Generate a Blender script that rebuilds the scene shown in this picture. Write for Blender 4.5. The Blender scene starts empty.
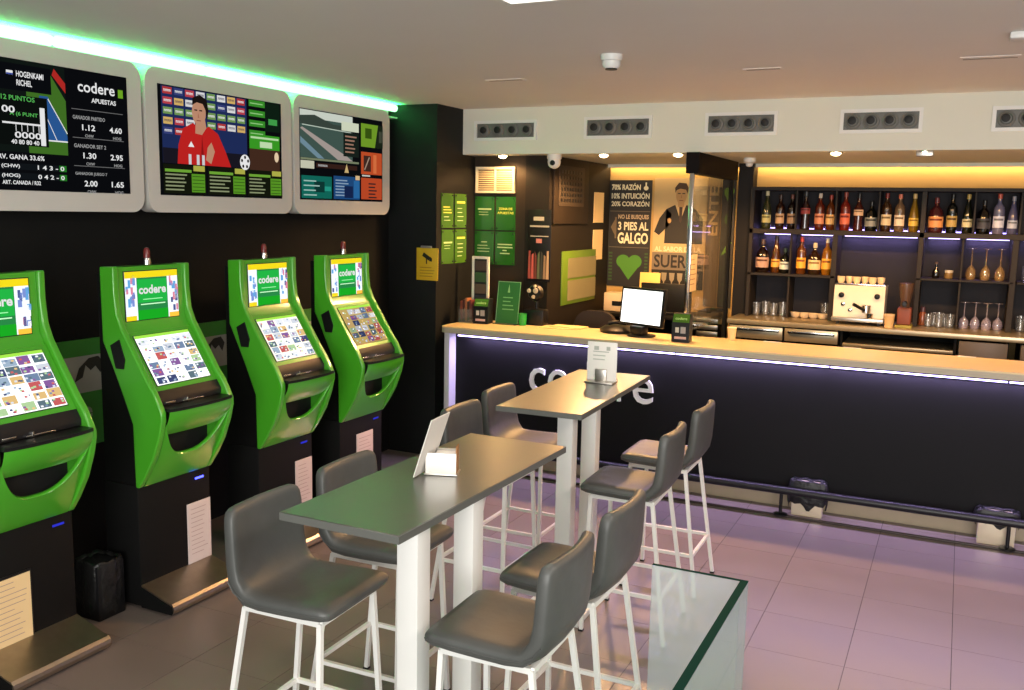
import bpy, bmesh, math, random
from mathutils import Vector, Matrix
random.seed(7)
PI = math.pi
SC = bpy.context.scene
COL = SC.collection

# ---------------------------------------------------------------- camera
H = 1.9
yaw, pitch, roll, FPX = math.radians(-25.6085), math.radians(8.1650), math.radians(1.1322), 928.78
fw = Vector((math.sin(yaw)*math.cos(pitch), math.cos(yaw)*math.cos(pitch), -math.sin(pitch)))
rt0 = Vector((math.cos(yaw), -math.sin(yaw), 0)); up0 = rt0.cross(fw)
rt = math.cos(roll)*rt0 + math.sin(roll)*up0
up = -math.sin(roll)*rt0 + math.cos(roll)*up0
cam_d = bpy.data.cameras.new('camera'); cam = bpy.data.objects.new('camera', cam_d); COL.objects.link(cam)
M = Matrix(((rt.x, up.x, -fw.x, 0), (rt.y, up.y, -fw.y, 0), (rt.z, up.z, -fw.z, H), (0, 0, 0, 1)))
cam.matrix_world = M
cam_d.sensor_width = 36; cam_d.lens = FPX*36/1024; cam_d.clip_start = 0.05
SC.camera = cam

# ---------------------------------------------------------------- world, daylight, exposure
W = bpy.data.worlds.new('world'); SC.world = W; W.use_nodes = True
W.node_tree.nodes['Background'].inputs[0].default_value = (0.95, 0.97, 1.0, 1)
W.node_tree.nodes['Background'].inputs[1].default_value = 0.35
def area(name, loc, target, sx, sy, power, color):
    l = bpy.data.lights.new(name, 'AREA'); l.shape = 'RECTANGLE'; l.size = sx; l.size_y = sy
    l.energy = power; l.color = color
    o = bpy.data.objects.new(name, l); COL.objects.link(o); o.location = loc
    d = Vector(target) - Vector(loc); o.rotation_euler = d.to_track_quat('-Z', 'Y').to_euler()
    return o
area('street_window_daylight', (0.6, -2.6, 1.55), (-1.0, 4.0, 1.0), 4.2, 2.2, 320, (1.0, 0.98, 0.94))
VS = SC.view_settings
VS.view_transform = 'Standard'; VS.look = 'None'; VS.gamma = 1.0; VS.exposure = 0.0; VS.use_curve_mapping = False

# ---------------------------------------------------------------- materials
MATS = {}
def mat(name, col, rough=0.5, metal=0.0, spec=0.5, var=0.0, scale=8.0, bump=0.0, coat=0.0, coat_r=0.12, stretch=(1, 1, 1), rvar=0.0, obj_random=0.0):
    m = bpy.data.materials.new(name); m.use_nodes = True
    nt = m.node_tree; b = nt.nodes['Principled BSDF']
    b.inputs['Roughness'].default_value = rough; b.inputs['Metallic'].default_value = metal
    b.inputs['Specular IOR Level'].default_value = spec
    b.inputs['Coat Weight'].default_value = coat; b.inputs['Coat Roughness'].default_value = coat_r
    b.inputs['Base Color'].default_value = (*col, 1)
    if var or bump or rvar or obj_random:
        tc = nt.nodes.new('ShaderNodeTexCoord'); mp = nt.nodes.new('ShaderNodeMapping'); mp.inputs['Scale'].default_value = stretch
        nz = nt.nodes.new('ShaderNodeTexNoise'); nz.inputs['Scale'].default_value = scale; nz.inputs['Detail'].default_value = 5
        nt.links.new(tc.outputs['Object'], mp.inputs[0]); nt.links.new(mp.outputs[0], nz.inputs['Vector'])
        out = None
        if var:
            mx = nt.nodes.new('ShaderNodeMix'); mx.data_type = 'RGBA'
            mx.inputs[6].default_value = (*[c*(1-var) for c in col], 1); mx.inputs[7].default_value = (*[min(1, c*(1+var)) for c in col], 1)
            nt.links.new(nz.outputs['Fac'], mx.inputs[0]); out = mx.outputs[2]
            nt.links.new(out, b.inputs['Base Color'])
        if obj_random:
            oi = nt.nodes.new('ShaderNodeObjectInfo'); mr = nt.nodes.new('ShaderNodeMapRange')
            mr.inputs[3].default_value = 1-obj_random; mr.inputs[4].default_value = 1+obj_random
            nt.links.new(oi.outputs['Random'], mr.inputs[0])
            hs = nt.nodes.new('ShaderNodeHueSaturation'); hs.inputs['Color'].default_value = (*col, 1)
            nt.links.new(mr.outputs[0], hs.inputs['Value'])
            if out: nt.links.new(out, hs.inputs['Color'])
            nt.links.new(hs.outputs[0], b.inputs['Base Color'])
        if bump:
            bp = nt.nodes.new('ShaderNodeBump'); bp.inputs['Strength'].default_value = bump; bp.inputs['Distance'].default_value = 0.01
            nt.links.new(nz.outputs['Fac'], bp.inputs['Height']); nt.links.new(bp.outputs[0], b.inputs['Normal'])
        if rvar:
            mr2 = nt.nodes.new('ShaderNodeMapRange'); mr2.inputs[3].default_value = max(0, rough-rvar); mr2.inputs[4].default_value = rough+rvar
            nt.links.new(nz.outputs['Fac'], mr2.inputs[0]); nt.links.new(mr2.outputs[0], b.inputs['Roughness'])
    MATS[name] = m; return m
def emat(name, col, s=1.0):
    m = bpy.data.materials.new(name); m.use_nodes = True; nt = m.node_tree; nt.nodes.clear()
    e = nt.nodes.new('ShaderNodeEmission'); e.inputs[0].default_value = (*col, 1); e.inputs[1].default_value = s
    o = nt.nodes.new('ShaderNodeOutputMaterial'); nt.links.new(e.outputs[0], o.inputs[0])
    MATS[name] = m; return m
def srgb(r, g, b):
    f = lambda c: (c/255/12.92) if c/255 <= 0.04045 else ((c/255+0.055)/1.055)**2.4
    return (f(r), f(g), f(b))
_ec = {}
EDEF = [0.78]
def E_(r, g, b, s=None):
    s = s or EDEF[0]; k = (r, g, b, s)
    if k not in _ec: _ec[k] = emat('screen_%d_%d_%d' % (r, g, b), srgb(r, g, b), s)
    return _ec[k]
_pc = {}
def D_(r, g, b, rough=0.55):
    k = (r, g, b, rough)
    if k not in _pc: _pc[k] = mat('print_%d_%d_%d' % (r, g, b), srgb(r, g, b), rough)
    return _pc[k]
def glass_mat(name, tint, gloss=0.12, haze=0.0, hazecol=(0.9, 0.95, 1), rough=0.02, ior=1.45):
    m = bpy.data.materials.new(name); m.use_nodes = True; nt = m.node_tree; nt.nodes.clear()
    t = nt.nodes.new('ShaderNodeBsdfTransparent'); t.inputs[0].default_value = (*tint, 1)
    g = nt.nodes.new('ShaderNodeBsdfGlossy'); g.inputs['Roughness'].default_value = rough
    fr = nt.nodes.new('ShaderNodeFresnel'); ge = nt.nodes.new('ShaderNodeNewGeometry'); mi = nt.nodes.new('ShaderNodeMix')
    mi.inputs[2].default_value = ior; mi.inputs[3].default_value = 1/ior; nt.links.new(ge.outputs['Backfacing'], mi.inputs[0]); nt.links.new(mi.outputs[0], fr.inputs[0])
    ad = nt.nodes.new('ShaderNodeMath'); ad.operation = 'ADD'; ad.inputs[1].default_value = gloss; ad.use_clamp = True
    nt.links.new(fr.outputs[0], ad.inputs[0])
    mx = nt.nodes.new('ShaderNodeMixShader'); nt.links.new(ad.outputs[0], mx.inputs[0]); nt.links.new(t.outputs[0], mx.inputs[1]); nt.links.new(g.outputs[0], mx.inputs[2])
    last = mx
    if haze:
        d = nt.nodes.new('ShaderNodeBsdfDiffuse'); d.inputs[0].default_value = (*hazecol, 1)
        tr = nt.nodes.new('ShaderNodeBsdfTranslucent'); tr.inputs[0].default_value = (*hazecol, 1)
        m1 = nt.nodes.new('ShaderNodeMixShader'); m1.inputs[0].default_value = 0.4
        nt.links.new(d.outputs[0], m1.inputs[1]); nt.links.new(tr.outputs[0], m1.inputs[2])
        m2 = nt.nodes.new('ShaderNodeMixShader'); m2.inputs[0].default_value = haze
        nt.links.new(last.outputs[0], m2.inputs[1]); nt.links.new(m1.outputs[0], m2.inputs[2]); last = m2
    o = nt.nodes.new('ShaderNodeOutputMaterial'); nt.links.new(last.outputs[0], o.inputs[0])
    MATS[name] = m; return m

CEIL = mat('ceiling_paint', (0.80, 0.78, 0.745), 0.7, var=0.03, scale=2)
SOFF = mat('soffit_paint', (0.72, 0.72, 0.62), 0.6, var=0.02, scale=2)
BLACKW = mat('black_wall_paint', (0.0065, 0.007, 0.007), 0.7, var=0.2, scale=6, spec=0.15)
PILLAR = mat('dark_pillar_paint', (0.008, 0.009, 0.009), 0.65, var=0.2, scale=6, spec=0.2)
BROWN = mat('brown_wall_paint', (0.030, 0.020, 0.012), 0.55, var=0.15, scale=5, spec=0.3)
DKBR = mat('dark_booth_paint', (0.012, 0.009, 0.007), 0.6, var=0.15, scale=5, spec=0.25)
OCHRE = mat('ochre_wall_paint', (0.52, 0.33, 0.105), 0.6, var=0.06, scale=3)
TILE = mat('floor_tile_stone', (0.188, 0.150, 0.132), 0.34, var=0.12, scale=3.5, bump=0.03, rvar=0.07, obj_random=0.05)
GROUT = mat('tile_grout', (0.045, 0.035, 0.033), 0.8, var=0.2, scale=30)
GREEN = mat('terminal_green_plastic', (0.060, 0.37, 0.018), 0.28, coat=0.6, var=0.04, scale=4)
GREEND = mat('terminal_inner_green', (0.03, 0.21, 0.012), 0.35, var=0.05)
BLACKP = mat('black_plastic', (0.007, 0.007, 0.008), 0.38, var=0.1, spec=0.3)
BLACKM = mat('black_cabinet_metal', (0.0045, 0.0045, 0.0045), 0.6, var=0.15, scale=12, spec=0.15)
STEEL = mat('brushed_steel', (0.55, 0.52, 0.47), 0.33, metal=1.0, var=0.12, scale=40, stretch=(1, 12, 12))
WSTEEL = mat('worktop_steel', (0.54, 0.44, 0.29), 0.32, metal=0.7, var=0.12, scale=30, stretch=(1, 10, 10))  # gold glow of the downlights is put into this steel's colour
PLATE = mat('kick_plate_steel', (0.42, 0.36, 0.29), 0.38, metal=1.0, var=0.15, scale=20)
CHROME = mat('chrome', (0.75, 0.74, 0.72), 0.16, metal=1.0, var=0.05)
WHITEM = mat('white_painted_steel', (0.78, 0.78, 0.75), 0.4, var=0.03)
LEATHER = mat('grey_faux_leather', (0.070, 0.074, 0.070), 0.45, var=0.15, scale=18, bump=0.12)
TOP = mat('dark_laminate_top', (0.040, 0.043, 0.034), 0.45, var=0.15, scale=30, spec=1.0, coat=1.0, coat_r=0.30)
TOPEDGE = mat('laminate_edge', (0.10, 0.105, 0.095), 0.45, var=0.1)
WOOD = mat('pale_oak_worktop', (0.66, 0.50, 0.27), 0.35, var=0.14, scale=5, stretch=(1.2, 14, 14))
WOODE = mat('oak_worktop_edge', (0.42, 0.36, 0.27), 0.5, var=0.12, scale=8, stretch=(1.5, 8, 14))
BARP = mat('bar_front_anthracite', (0.0065, 0.0065, 0.0072), 0.6, var=0.12, scale=5, spec=0.15)
LAV = mat('pale_end_panel', (0.55, 0.55, 0.58), 0.5, var=0.05)
KICK = mat('beige_toe_kick', (0.36, 0.29, 0.20), 0.4, var=0.1)
TVB = mat('tv_housing_grey', (0.62, 0.60, 0.56), 0.45, var=0.03)
SHELF = mat('dark_oak_shelf', (0.026, 0.021, 0.018), 0.55, spec=0.2, var=0.25, scale=12, stretch=(1, 8, 8))
SHELFB = mat('shelf_back_panel', (0.026, 0.024, 0.028), 0.6, var=0.15, spec=0.15)
PAPER = mat('white_paper', (0.78, 0.76, 0.72), 0.7, var=0.03)
PAPERP = mat('pinkish_paper', (0.62, 0.52, 0.50), 0.7, var=0.06)
PAPERW = mat('warm_paper', (0.75, 0.56, 0.30), 0.7, var=0.05)
CLEAR = glass_mat('clear_glassware', (0.93, 0.93, 0.93), 0.10, 0.06)
PANE = glass_mat('partition_glass', (0.90, 0.90, 0.87), 0.02, 0.015, ior=1.35)
BALU = glass_mat('balustrade_glass', (0.90, 0.96, 0.96), 0.06, 0.27, (0.86, 0.96, 1.0))  # the pale haze paints reflected daylight into the pane
BALU2 = glass_mat('balustrade_side_glass', (0.78, 0.90, 0.87), 0.06, 0.25, (0.62, 0.82, 0.84))  # teal haze likewise stands in for daylight reflected by the side pane
GEDGE = mat('green_glass_edge', (0.004, 0.030, 0.022), 0.7, var=0.1, spec=0.02)
BAG = mat('black_bin_liner', (0.010, 0.010, 0.010), 0.36, var=0.3, scale=22, bump=1.0, spec=0.35)
LED_P = emat('led_lavender', (0.52, 0.42, 1.0), 10.0)
LED_S = emat('led_shelf_lavender', (0.52, 0.43, 1.0), 6.0)
LED_T = emat('led_bottle_lavender', (0.45, 0.34, 1.0), 6.0)
LED_G = emat('led_green', (0.42, 1.0, 0.52), 2.6)
LAMPW = emat('warm_lamp', (1.0, 0.72, 0.38), 22)
GACR = mat('green_acrylic', (0.018, 0.125, 0.014), 0.25, var=0.12, scale=3)
GACRY = mat('lime_acrylic', (0.060, 0.160, 0.014), 0.25, var=0.12, scale=3)

# ---------------------------------------------------------------- mesh builder
class MB:
    def __init__(s): s.v = []; s.f = []; s.m = []; s.sm = []; s.mats = []
    def mi(s, m):
        if m not in s.mats: s.mats.append(m)
        return s.mats.index(m)
    def add(s, vs, fs, m, smooth=False, T=None):
        o = len(s.v); i = s.mi(m)
        s.v += [tuple(T @ Vector(p)) if T else tuple(p) for p in vs]
        for f in fs: s.f.append([k+o for k in f]); s.m.append(i); s.sm.append(smooth)
        return s
    def box(s, x0, y0, z0, x1, y1, z1, m, bev=0.0, seg=2, T=None):
        if bev <= 0:
            vs = [(x, y, z) for x in (x0, x1) for y in (y0, y1) for z in (z0, z1)]
            fs = [(0, 1, 3, 2), (4, 6, 7, 5), (0, 4, 5, 1), (2, 3, 7, 6), (0, 2, 6, 4), (1, 5, 7, 3)]
            return s.add(vs, fs, m, False, T)
        bm = bmesh.new(); bmesh.ops.create_cube(bm, size=1)
        for v in bm.verts: v.co = ((x0+x1)/2+v.co.x*(x1-x0), (y0+y1)/2+v.co.y*(y1-y0), (z0+z1)/2+v.co.z*(z1-z0))
        bmesh.ops.bevel(bm, geom=bm.edges[:], offset=bev, segments=seg, affect='EDGES', profile=0.5)
        bm.verts.index_update()
        s.add([v.co[:] for v in bm.verts], [[v.index for v in f.verts] for f in bm.faces], m, True, T); bm.free(); return s
    def bar(s, p, q, w, h, m, upv=(0, 0, 1)):
        p, q = Vector(p), Vector(q); d = (q-p).normalized(); u = Vector(upv)
        if abs(d.dot(u)) > 0.97: u = Vector((1, 0, 0))
        a = d.cross(u).normalized(); b = a.cross(d)
        vs = [e + a*(i*w/2) + b*(j*h/2) for e in (p, q) for i in (-1, 1) for j in (-1, 1)]
        return s.add(vs, [(0, 2, 3, 1), (4, 5, 7, 6), (0, 1, 5, 4), (2, 6, 7, 3), (0, 4, 6, 2), (1, 3, 7, 5)], m)
    def tube(s, pts, r, m, n=10, closed=False):
        pts = [Vector(p) for p in pts]; N = len(pts); vs = []; fs = []; pa = None
        for i, p in enumerate(pts):
            if closed: d = pts[(i+1) % N]-pts[i-1]
            else: d = pts[min(i+1, N-1)]-pts[max(i-1, 0)]
            d.normalize()
            if pa is None:
                a = d.cross(Vector((0, 0, 1)))
                if a.length < 0.05: a = d.cross(Vector((1, 0, 0)))
            else: a = pa - d*pa.dot(d)
            a.normalize(); pa = a; b = d.cross(a)
            for k in range(n):
                t = 2*PI*k/n; vs.append(p + (a*math.cos(t)+b*math.sin(t))*r)
        for i in range(N if closed else N-1):
            for k in range(n):
                j = (i+1) % N; fs.append((i*n+k, i*n+(k+1) % n, j*n+(k+1) % n, j*n+k))
        if not closed: fs.append(list(range(n))[::-1]); fs.append([(N-1)*n+k for k in range(n)])
        return s.add(vs, fs, m, True)
    def lathe(s, prof, m, c=(0, 0, 0), n=16, T=None):
        vs = []; fs = []
        for r, z in prof:
            for k in range(n):
                t = 2*PI*k/n; vs.append((c[0]+max(r, 1e-4)*math.cos(t), c[1]+max(r, 1e-4)*math.sin(t), c[2]+z))
        for i in range(len(prof)-1):
            for k in range(n): fs.append((i*n+k, i*n+(k+1) % n, (i+1)*n+(k+1) % n, (i+1)*n+k))
        fs.append(list(range(n))[::-1]); L = (len(prof)-1)*n; fs.append([L+k for k in range(n)])
        return s.add(vs, fs, m, True, T)
    def prism(s, poly, axis, a0, a1, m, smooth=False, T=None):
        def pt(p, a):
            if axis == 'y': return (p[0], a, p[1])
            if axis == 'x': return (a, p[0], p[1])
            return (p[0], p[1], a)
        n = len(poly); vs = [pt(p, a0) for p in poly]+[pt(p, a1) for p in poly]
        fs = [list(range(n)), list(range(2*n-1, n-1, -1))]+[(i, i+n, (i+1) % n+n, (i+1) % n) for i in range(n)]
        return s.add(vs, fs, m, smooth, T)
    def grid(s, P, m, smooth=True, wrap=False):
        R, C = len(P), len(P[0]); vs = [p for row in P for p in row]
        fs = [(i*C+j, i*C+(j+1) % C, (i+1)*C+(j+1) % C, (i+1)*C+j) for i in range(R-1) for j in range(C if wrap else C-1)]
        return s.add(vs, fs, m, smooth)
    def build(s, name, parent=None, sharp=38, fix=True):
        me = bpy.data.meshes.new(name); me.from_pydata(s.v, [], s.f)
        for m in s.mats: me.materials.append(m)
        me.polygons.foreach_set('material_index', s.m); me.polygons.foreach_set('use_smooth', s.sm)
        if fix:
            bm = bmesh.new(); bm.from_mesh(me); bmesh.ops.recalc_face_normals(bm, faces=bm.faces[:]); bm.to_mesh(me); bm.free()
        me.set_sharp_from_angle(angle=math.radians(sharp)); me.update()
        o = bpy.data.objects.new(name, me); COL.objects.link(o)
        if parent: o.parent = parent
        return o
def tag(o, label, cat, group=None, kind=None):
    if label: o['label'] = label
    if cat: o['category'] = cat
    if group: o['group'] = group
    if kind: o['kind'] = kind
    return o
def thing(name, label, cat, loc=(0, 0, 0), rz=0.0, group=None):
    o = bpy.data.objects.new(name, None); COL.objects.link(o); o.location = loc; o.rotation_euler = (0, 0, rz)
    o.empty_display_size = 0.1
    return tag(o, label, cat, group)
def struct(o, label=None):
    o['kind'] = 'structure'
    if label: o['label'] = label
    return o
def dup(root, loc, rz, label, group=None):
    r = root.copy(); COL.objects.link(r); r.location = loc; r.rotation_euler = (0, 0, rz); r['label'] = label
    if group: r['group'] = group
    for ch in list(root.children):
        c = ch.copy(); COL.objects.link(c); c.parent = r
        for g in list(ch.children):
            d = g.copy(); COL.objects.link(d); d.parent = c
    return r
def rrect(u0, v0, u1, v1, r, n=6):
    pts = []
    for cx, cy, a in ((u1-r, v1-r, 0), (u0+r, v1-r, PI/2), (u0+r, v0+r, PI), (u1-r, v0+r, 1.5*PI)):
        for i in range(n+1):
            t = a+PI/2*i/n; pts.append((cx+r*math.cos(t), cy+r*math.sin(t)))
    return pts

# ---------------------------------------------------------------- lettering and flat print
_tc = {}
def text_geo(body, bold, ext=0.0):
    k = (body, bold, ext)
    if k in _tc: return _tc[k]
    cu = bpy.data.curves.new('txt', 'FONT'); cu.body = body; cu.size = 1; cu.offset = bold; cu.extrude = ext; cu.resolution_u = 3
    ob = bpy.data.objects.new('txt', cu); COL.objects.link(ob)
    me = ob.evaluated_get(bpy.context.evaluated_depsgraph_get()).to_mesh()
    vs = [v.co.copy() for v in me.vertices]; fs = [list(p.vertices) for p in me.polygons]
    ob.evaluated_get(bpy.context.evaluated_depsgraph_get()).to_mesh_clear()
    bpy.data.objects.remove(ob); bpy.data.curves.remove(cu)
    x0 = min(v.x for v in vs); x1 = max(v.x for v in vs); y0 = min(v.y for v in vs); y1 = max(v.y for v in vs)
    _tc[k] = (vs, fs, x0, x1, y0, y1); return _tc[k]
class Canvas:
    """flat print on a plane: origin, right axis, up axis; u,v in metres"""
    def __init__(s, o, u, v, mb=None):
        s.o, s.u, s.v = Vector(o), Vector(u).normalized(), Vector(v).normalized(); s.n = s.u.cross(s.v); s.mb = mb or MB()
    k, q = 1.0, 0.0
    def P(s, a, b, l): return s.o+s.u*(a*s.k+s.q)+s.v*b+s.n*(0.0012+0.0007*l)
    def poly(s, pts, m, l=0): s.mb.add([s.P(a, b, l) for a, b in pts], [list(range(len(pts)))], m); return s
    def rect(s, a0, b0, a1, b1, m, l=0): return s.poly([(a0, b0), (a1, b0), (a1, b1), (a0, b1)], m, l)
    def ell(s, a, b, ra, rb, m, l=0, n=20): return s.poly([(a+ra*math.cos(2*PI*i/n), b+rb*math.sin(2*PI*i/n)) for i in range(n)], m, l)
    def line(s, a0, b0, a1, b1, w, m, l=0):
        d = math.hypot(a1-a0, b1-b0); x, y = -(b1-b0)/d*w/2, (a1-a0)/d*w/2
        return s.poly([(a0+x, b0+y), (a0-x, b0-y), (a1-x, b1-y), (a1+x, b1+y)], m, l)
    def text(s, a0, b0, w, h, body, m, l=1, bold=0.02):
        vs, fs, x0, x1, y0, y1 = text_geo(body, bold)
        s.mb.add([s.P(a0+(v.x-x0)/(x1-x0)*w, b0+(v.y-y0)/(y1-y0)*h, l) for v in vs], fs, m); return s
    def lines(s, a0, b0, a1, n, dy, h, m, l=1, rnd=0.35):
        for i in range(n):
            s.rect(a0, b0-i*dy-h, a0+(a1-a0)*(1-rnd*random.random()), b0-i*dy, m, l)
        return s
    def build(s, name, parent=None): return s.mb.build(name, parent, fix=False)

# ================================================================ THE ROOM
ZC = 2.68; ZS = 2.335; XW = -4.0; YP = 6.1; XP = -3.575; YS = 6.5; YA = 6.7; XB = -2.91; YB = 8.06; XR = 3.0; YN = -0.6
struct(MB().box(XW-0.1, YN, -0.12, XR, YB+0.1, -0.0018, GROUT).build('floor'), 'stone tile floor with dark grout joints')
fl = bpy.data.objects['floor']
T = 0.413; x_o, y_o = -0.312, 4.0
tm = MB().box(-T/2+0.0016, -T/2+0.0009, -0.0016, T/2-0.0016, T/2-0.0009, 0.0, TILE).build('tile', fl)
me_t = tm.data; first = True
for i in range(-9, 7):
    for j in range(-8, 6):
        x = x_o+(i+0.5)*T; y = y_o+(j+0.5)*T
        if x < XW-0.1 or x > 2.4 or y < 0.9 or y > 6.35: continue
        if first: o = tm; first = False
        else:
            o = bpy.data.objects.new('tile', me_t); COL.objects.link(o); o.parent = fl
        o.location = (x, y, 0)
struct(MB().box(XW-0.1, YN, ZC, XR, YB+0.1, ZC+0.1, CEIL).build('ceiling'), 'flat pale plaster ceiling')
struct(MB().box(XW-0.1, YN, 0, XW, YB, ZC, BLACKW).build('wall_left'), 'matt black wall behind the terminals')
struct(MB().box(XW, YP, 0, XP, YA+0.1, ZC, PILLAR).build('wall_pillar'), 'dark pillar at the end of the bar')
struct(MB().box(XP, YA, 0, -3.115, YB, ZS, BROWN).build('wall_alcove'), 'dark brown wall behind the bar end')
struct(MB().box(-3.115, YA-0.012, 0, XB, YB, ZS, DKBR).build('wall_booth'), 'near black corner wall of the booth')
struct(MB().box(-1.722, YB-0.16, 0, -1.60, YB, ZS, DKBR).build('trim_1'), 'black upright between partition and shelving')
struct(MB().box(XB-0.1, YB, 0, XR, YB+0.1, ZS+0.05, OCHRE).build('wall_back'), 'ochre back wall of the bar')
struct(MB().box(XR, 2.6, 0, XR+0.1, YB+0.1, ZC, SOFF).build('wall_right'), 'pale side wall')
so = struct(MB().box(XP, YS, ZS, XR, YB+0.1, ZC, SOFF).build('ceiling_soffit'), 'white bulkhead over the bar')

# ---------------------------------------------------------------- green cove light
t = thing('cove_light', 'green LED cove light running above the wall screens', 'light strip', (XW, 4.1, 2.652))
MB().box(0.0, -1.95, -0.075, 0.008, 1.98, 0.027, mat('cove_backing', (0.7, 0.72, 0.7), 0.6)).build('backing', t)  # pale board and tray added to catch the green LED light
MB().box(0.008, -1.95, -0.075, 0.09, 1.98, -0.065, MATS['cove_backing']).build('tray', t)
for k in range(4):
    a = -1.95+k*0.985
    MB().tube([(0.075, a+0.01, 0.0), (0.075, a+0.965, 0.0)], 0.026, LED_G, 8).build('led_strip', t)
    l = bpy.data.lights.new('cove_led', 'AREA'); l.shape = 'RECTANGLE'; l.size = 0.05; l.size_y = 0.95; l.energy = 6.5; l.color = (0.0, 1.0, 0.12)
    lo = bpy.data.objects.new('cove_led', l); COL.objects.link(lo); lo.location = (0.118, a+0.49, -0.018); lo.rotation_euler = (0, math.radians(180-35), 0); lo.parent = t
    l2 = l.copy(); l2.energy = 1.6; lo = bpy.data.objects.new('cove_led', l2); COL.objects.link(lo); lo.location = (0.06, a+0.49, -0.034); lo.parent = t

# ---------------------------------------------------------------- ceiling fixtures
t = thing('smoke_detector', 'white round smoke detector on the ceiling', 'smoke detector', (-1.64, 4.5, ZC))
MB().lathe([(0.055, 0), (0.055, -0.018), (0.05, -0.03)], WHITEM).build('base', t)
MB().lathe([(0.046, -0.031), (0.046, -0.05), (0.036, -0.066), (0.01, -0.07)], WHITEM).build('head', t)
MB().lathe([(0.030, -0.0665), (0.030, -0.072)], BLACKP, n=12).build('sensor_vent', t)
for x, y, w, d, lb in ((-2.54, 5.14, 0.24, 0.08, 'flush ceiling slot nearest the wall screens'), (-1.03, 5.18, 0.2, 0.07, 'flush ceiling slot beyond the smoke detector'), (0.05, 5.17, 0.26, 0.12, 'flush ceiling slot farthest from the wall screens')):
    t = thing('ceiling_slot', lb, 'vent', (x, y, ZC), group='flush ceiling slots')
    MB().box(-w/2, -d/2, -0.003, w/2, d/2, 0, CEIL).build('frame', t)
    MB().box(-w/2+0.012, -0.012, -0.0036, w/2-0.012, 0.012, -0.0031, D_(150, 138, 126)).build('slot', t)
tag(MB().box(0.11, 4.48, ZC-0.03, 0.23, 4.58, ZC, WHITEM, 0.008).build('ceiling_sensor'), 'small white box sensor on the ceiling', 'sensor')
for x, y in ((-1.32, 2.98), (-1.4, 0.8), (1.15, 2.98), (1.15, 0.8)):  # the three panels after the first are unseen, added for their light
    lb = 'square recessed ceiling light panel ' + ('nearest the smoke detector' if y > 2 and x < 0 else 'nearest the side wall of the bar' if y > 2 else 'over the table end' if x < 0 else 'on the balustrade side')
    t = thing('ceiling_light', lb, 'ceiling light', (x, y, ZC), group='recessed ceiling panels')
    f = MB()
    for a0, b0, a1, b1 in ((-0.3, -0.3, 0.3, -0.27), (-0.3, 0.27, 0.3, 0.3), (-0.3, -0.27, -0.27, 0.27), (0.27, -0.27, 0.3, 0.27)): f.box(a0, b0, -0.012, a1, b1, 0, WHITEM)
    f.build('frame', t)
    MB().box(-0.27, -0.27, -0.006, 0.27, 0.27, 0, emat('panel_diffuser', (1, 0.95, 0.88), 3.0) if 'panel_diffuser' not in MATS else MATS['panel_diffuser']).build('diffuser', t)
    l = bpy.data.lights.new('panel_lamp', 'AREA'); l.shape = 'SQUARE'; l.size = 0.5; l.energy = 42 if x > 0 else 10; l.color = (1, 0.86, 0.74)
    lo = bpy.data.objects.new('panel_lamp', l); COL.objects.link(lo); lo.location = (0, 0, -0.016); lo.parent = t

# ---------------------------------------------------------------- air vents in the soffit
VG = mat('vent_grey', (0.15, 0.15, 0.135), 0.5, var=0.1); VH = mat('vent_throat', (0.006, 0.006, 0.006), 0.6)
def vent(x0, x1, z0, z1, label):
    t = thing('jet_vent', label, 'air vent', ((x0+x1)/2, YS, (z0+z1)/2), group='jet vents in the bulkhead')
    w, h = (x1-x0)/2, (z1-z0)/2; f = MB(); e = 0.022
    for a0, b0, a1, b1 in ((-w, -h, w, -h+e), (-w, h-e, w, h), (-w, -h+e, -w+e, h-e), (w-e, -h+e, w, h-e)): f.box(a0, -0.016, b0, a1, 0, b1, WHITEM)
    f.build('frame', t); MB().box(-w+e, -0.004, -h+e, w-e, 0, h-e, VG).build('back_plate', t)
    p = (2*w-2*e)/4; R = Matrix.Rotation(PI/2, 4, 'X')
    for k in range(4):
        cx = -w+e+p*(k+0.5); r = min(p*0.46, h-e-0.003)
        nz = MB().lathe([(r, 0.004), (r*0.95, 0.016), (r*0.72, 0.020), (r*0.58, 0.012)], VG, n=20, T=Matrix.Translation((cx, 0, 0)) @ R).build('nozzle', t)
        MB().lathe([(r*0.5, 0.012), (r*0.5, 0.023), (r*0.25, 0.0265)], VH, n=14, T=Matrix.Translation((cx-0.004, 0, 0.004)) @ R).build('throat', nz)
for k, (a, b, c, d) in enumerate(((-3.47, -2.94, 2.437, 2.587), (-2.56, -2.045, 2.438, 2.595), (-1.665, -1.176, 2.444, 2.6), (-0.778, -0.284, 2.445, 2.597), (0.103, 0.60, 2.442, 2.592))):
    vent(a, b, c, d, ['jet vent nearest the dark pillar, above the louvre grille', 'jet vent second from the dark pillar, above the security camera', 'jet vent third from the dark pillar, above the glass partition', 'jet vent fourth from the dark pillar, above the coffee machine', 'jet vent farthest from the dark pillar'][k])

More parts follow.
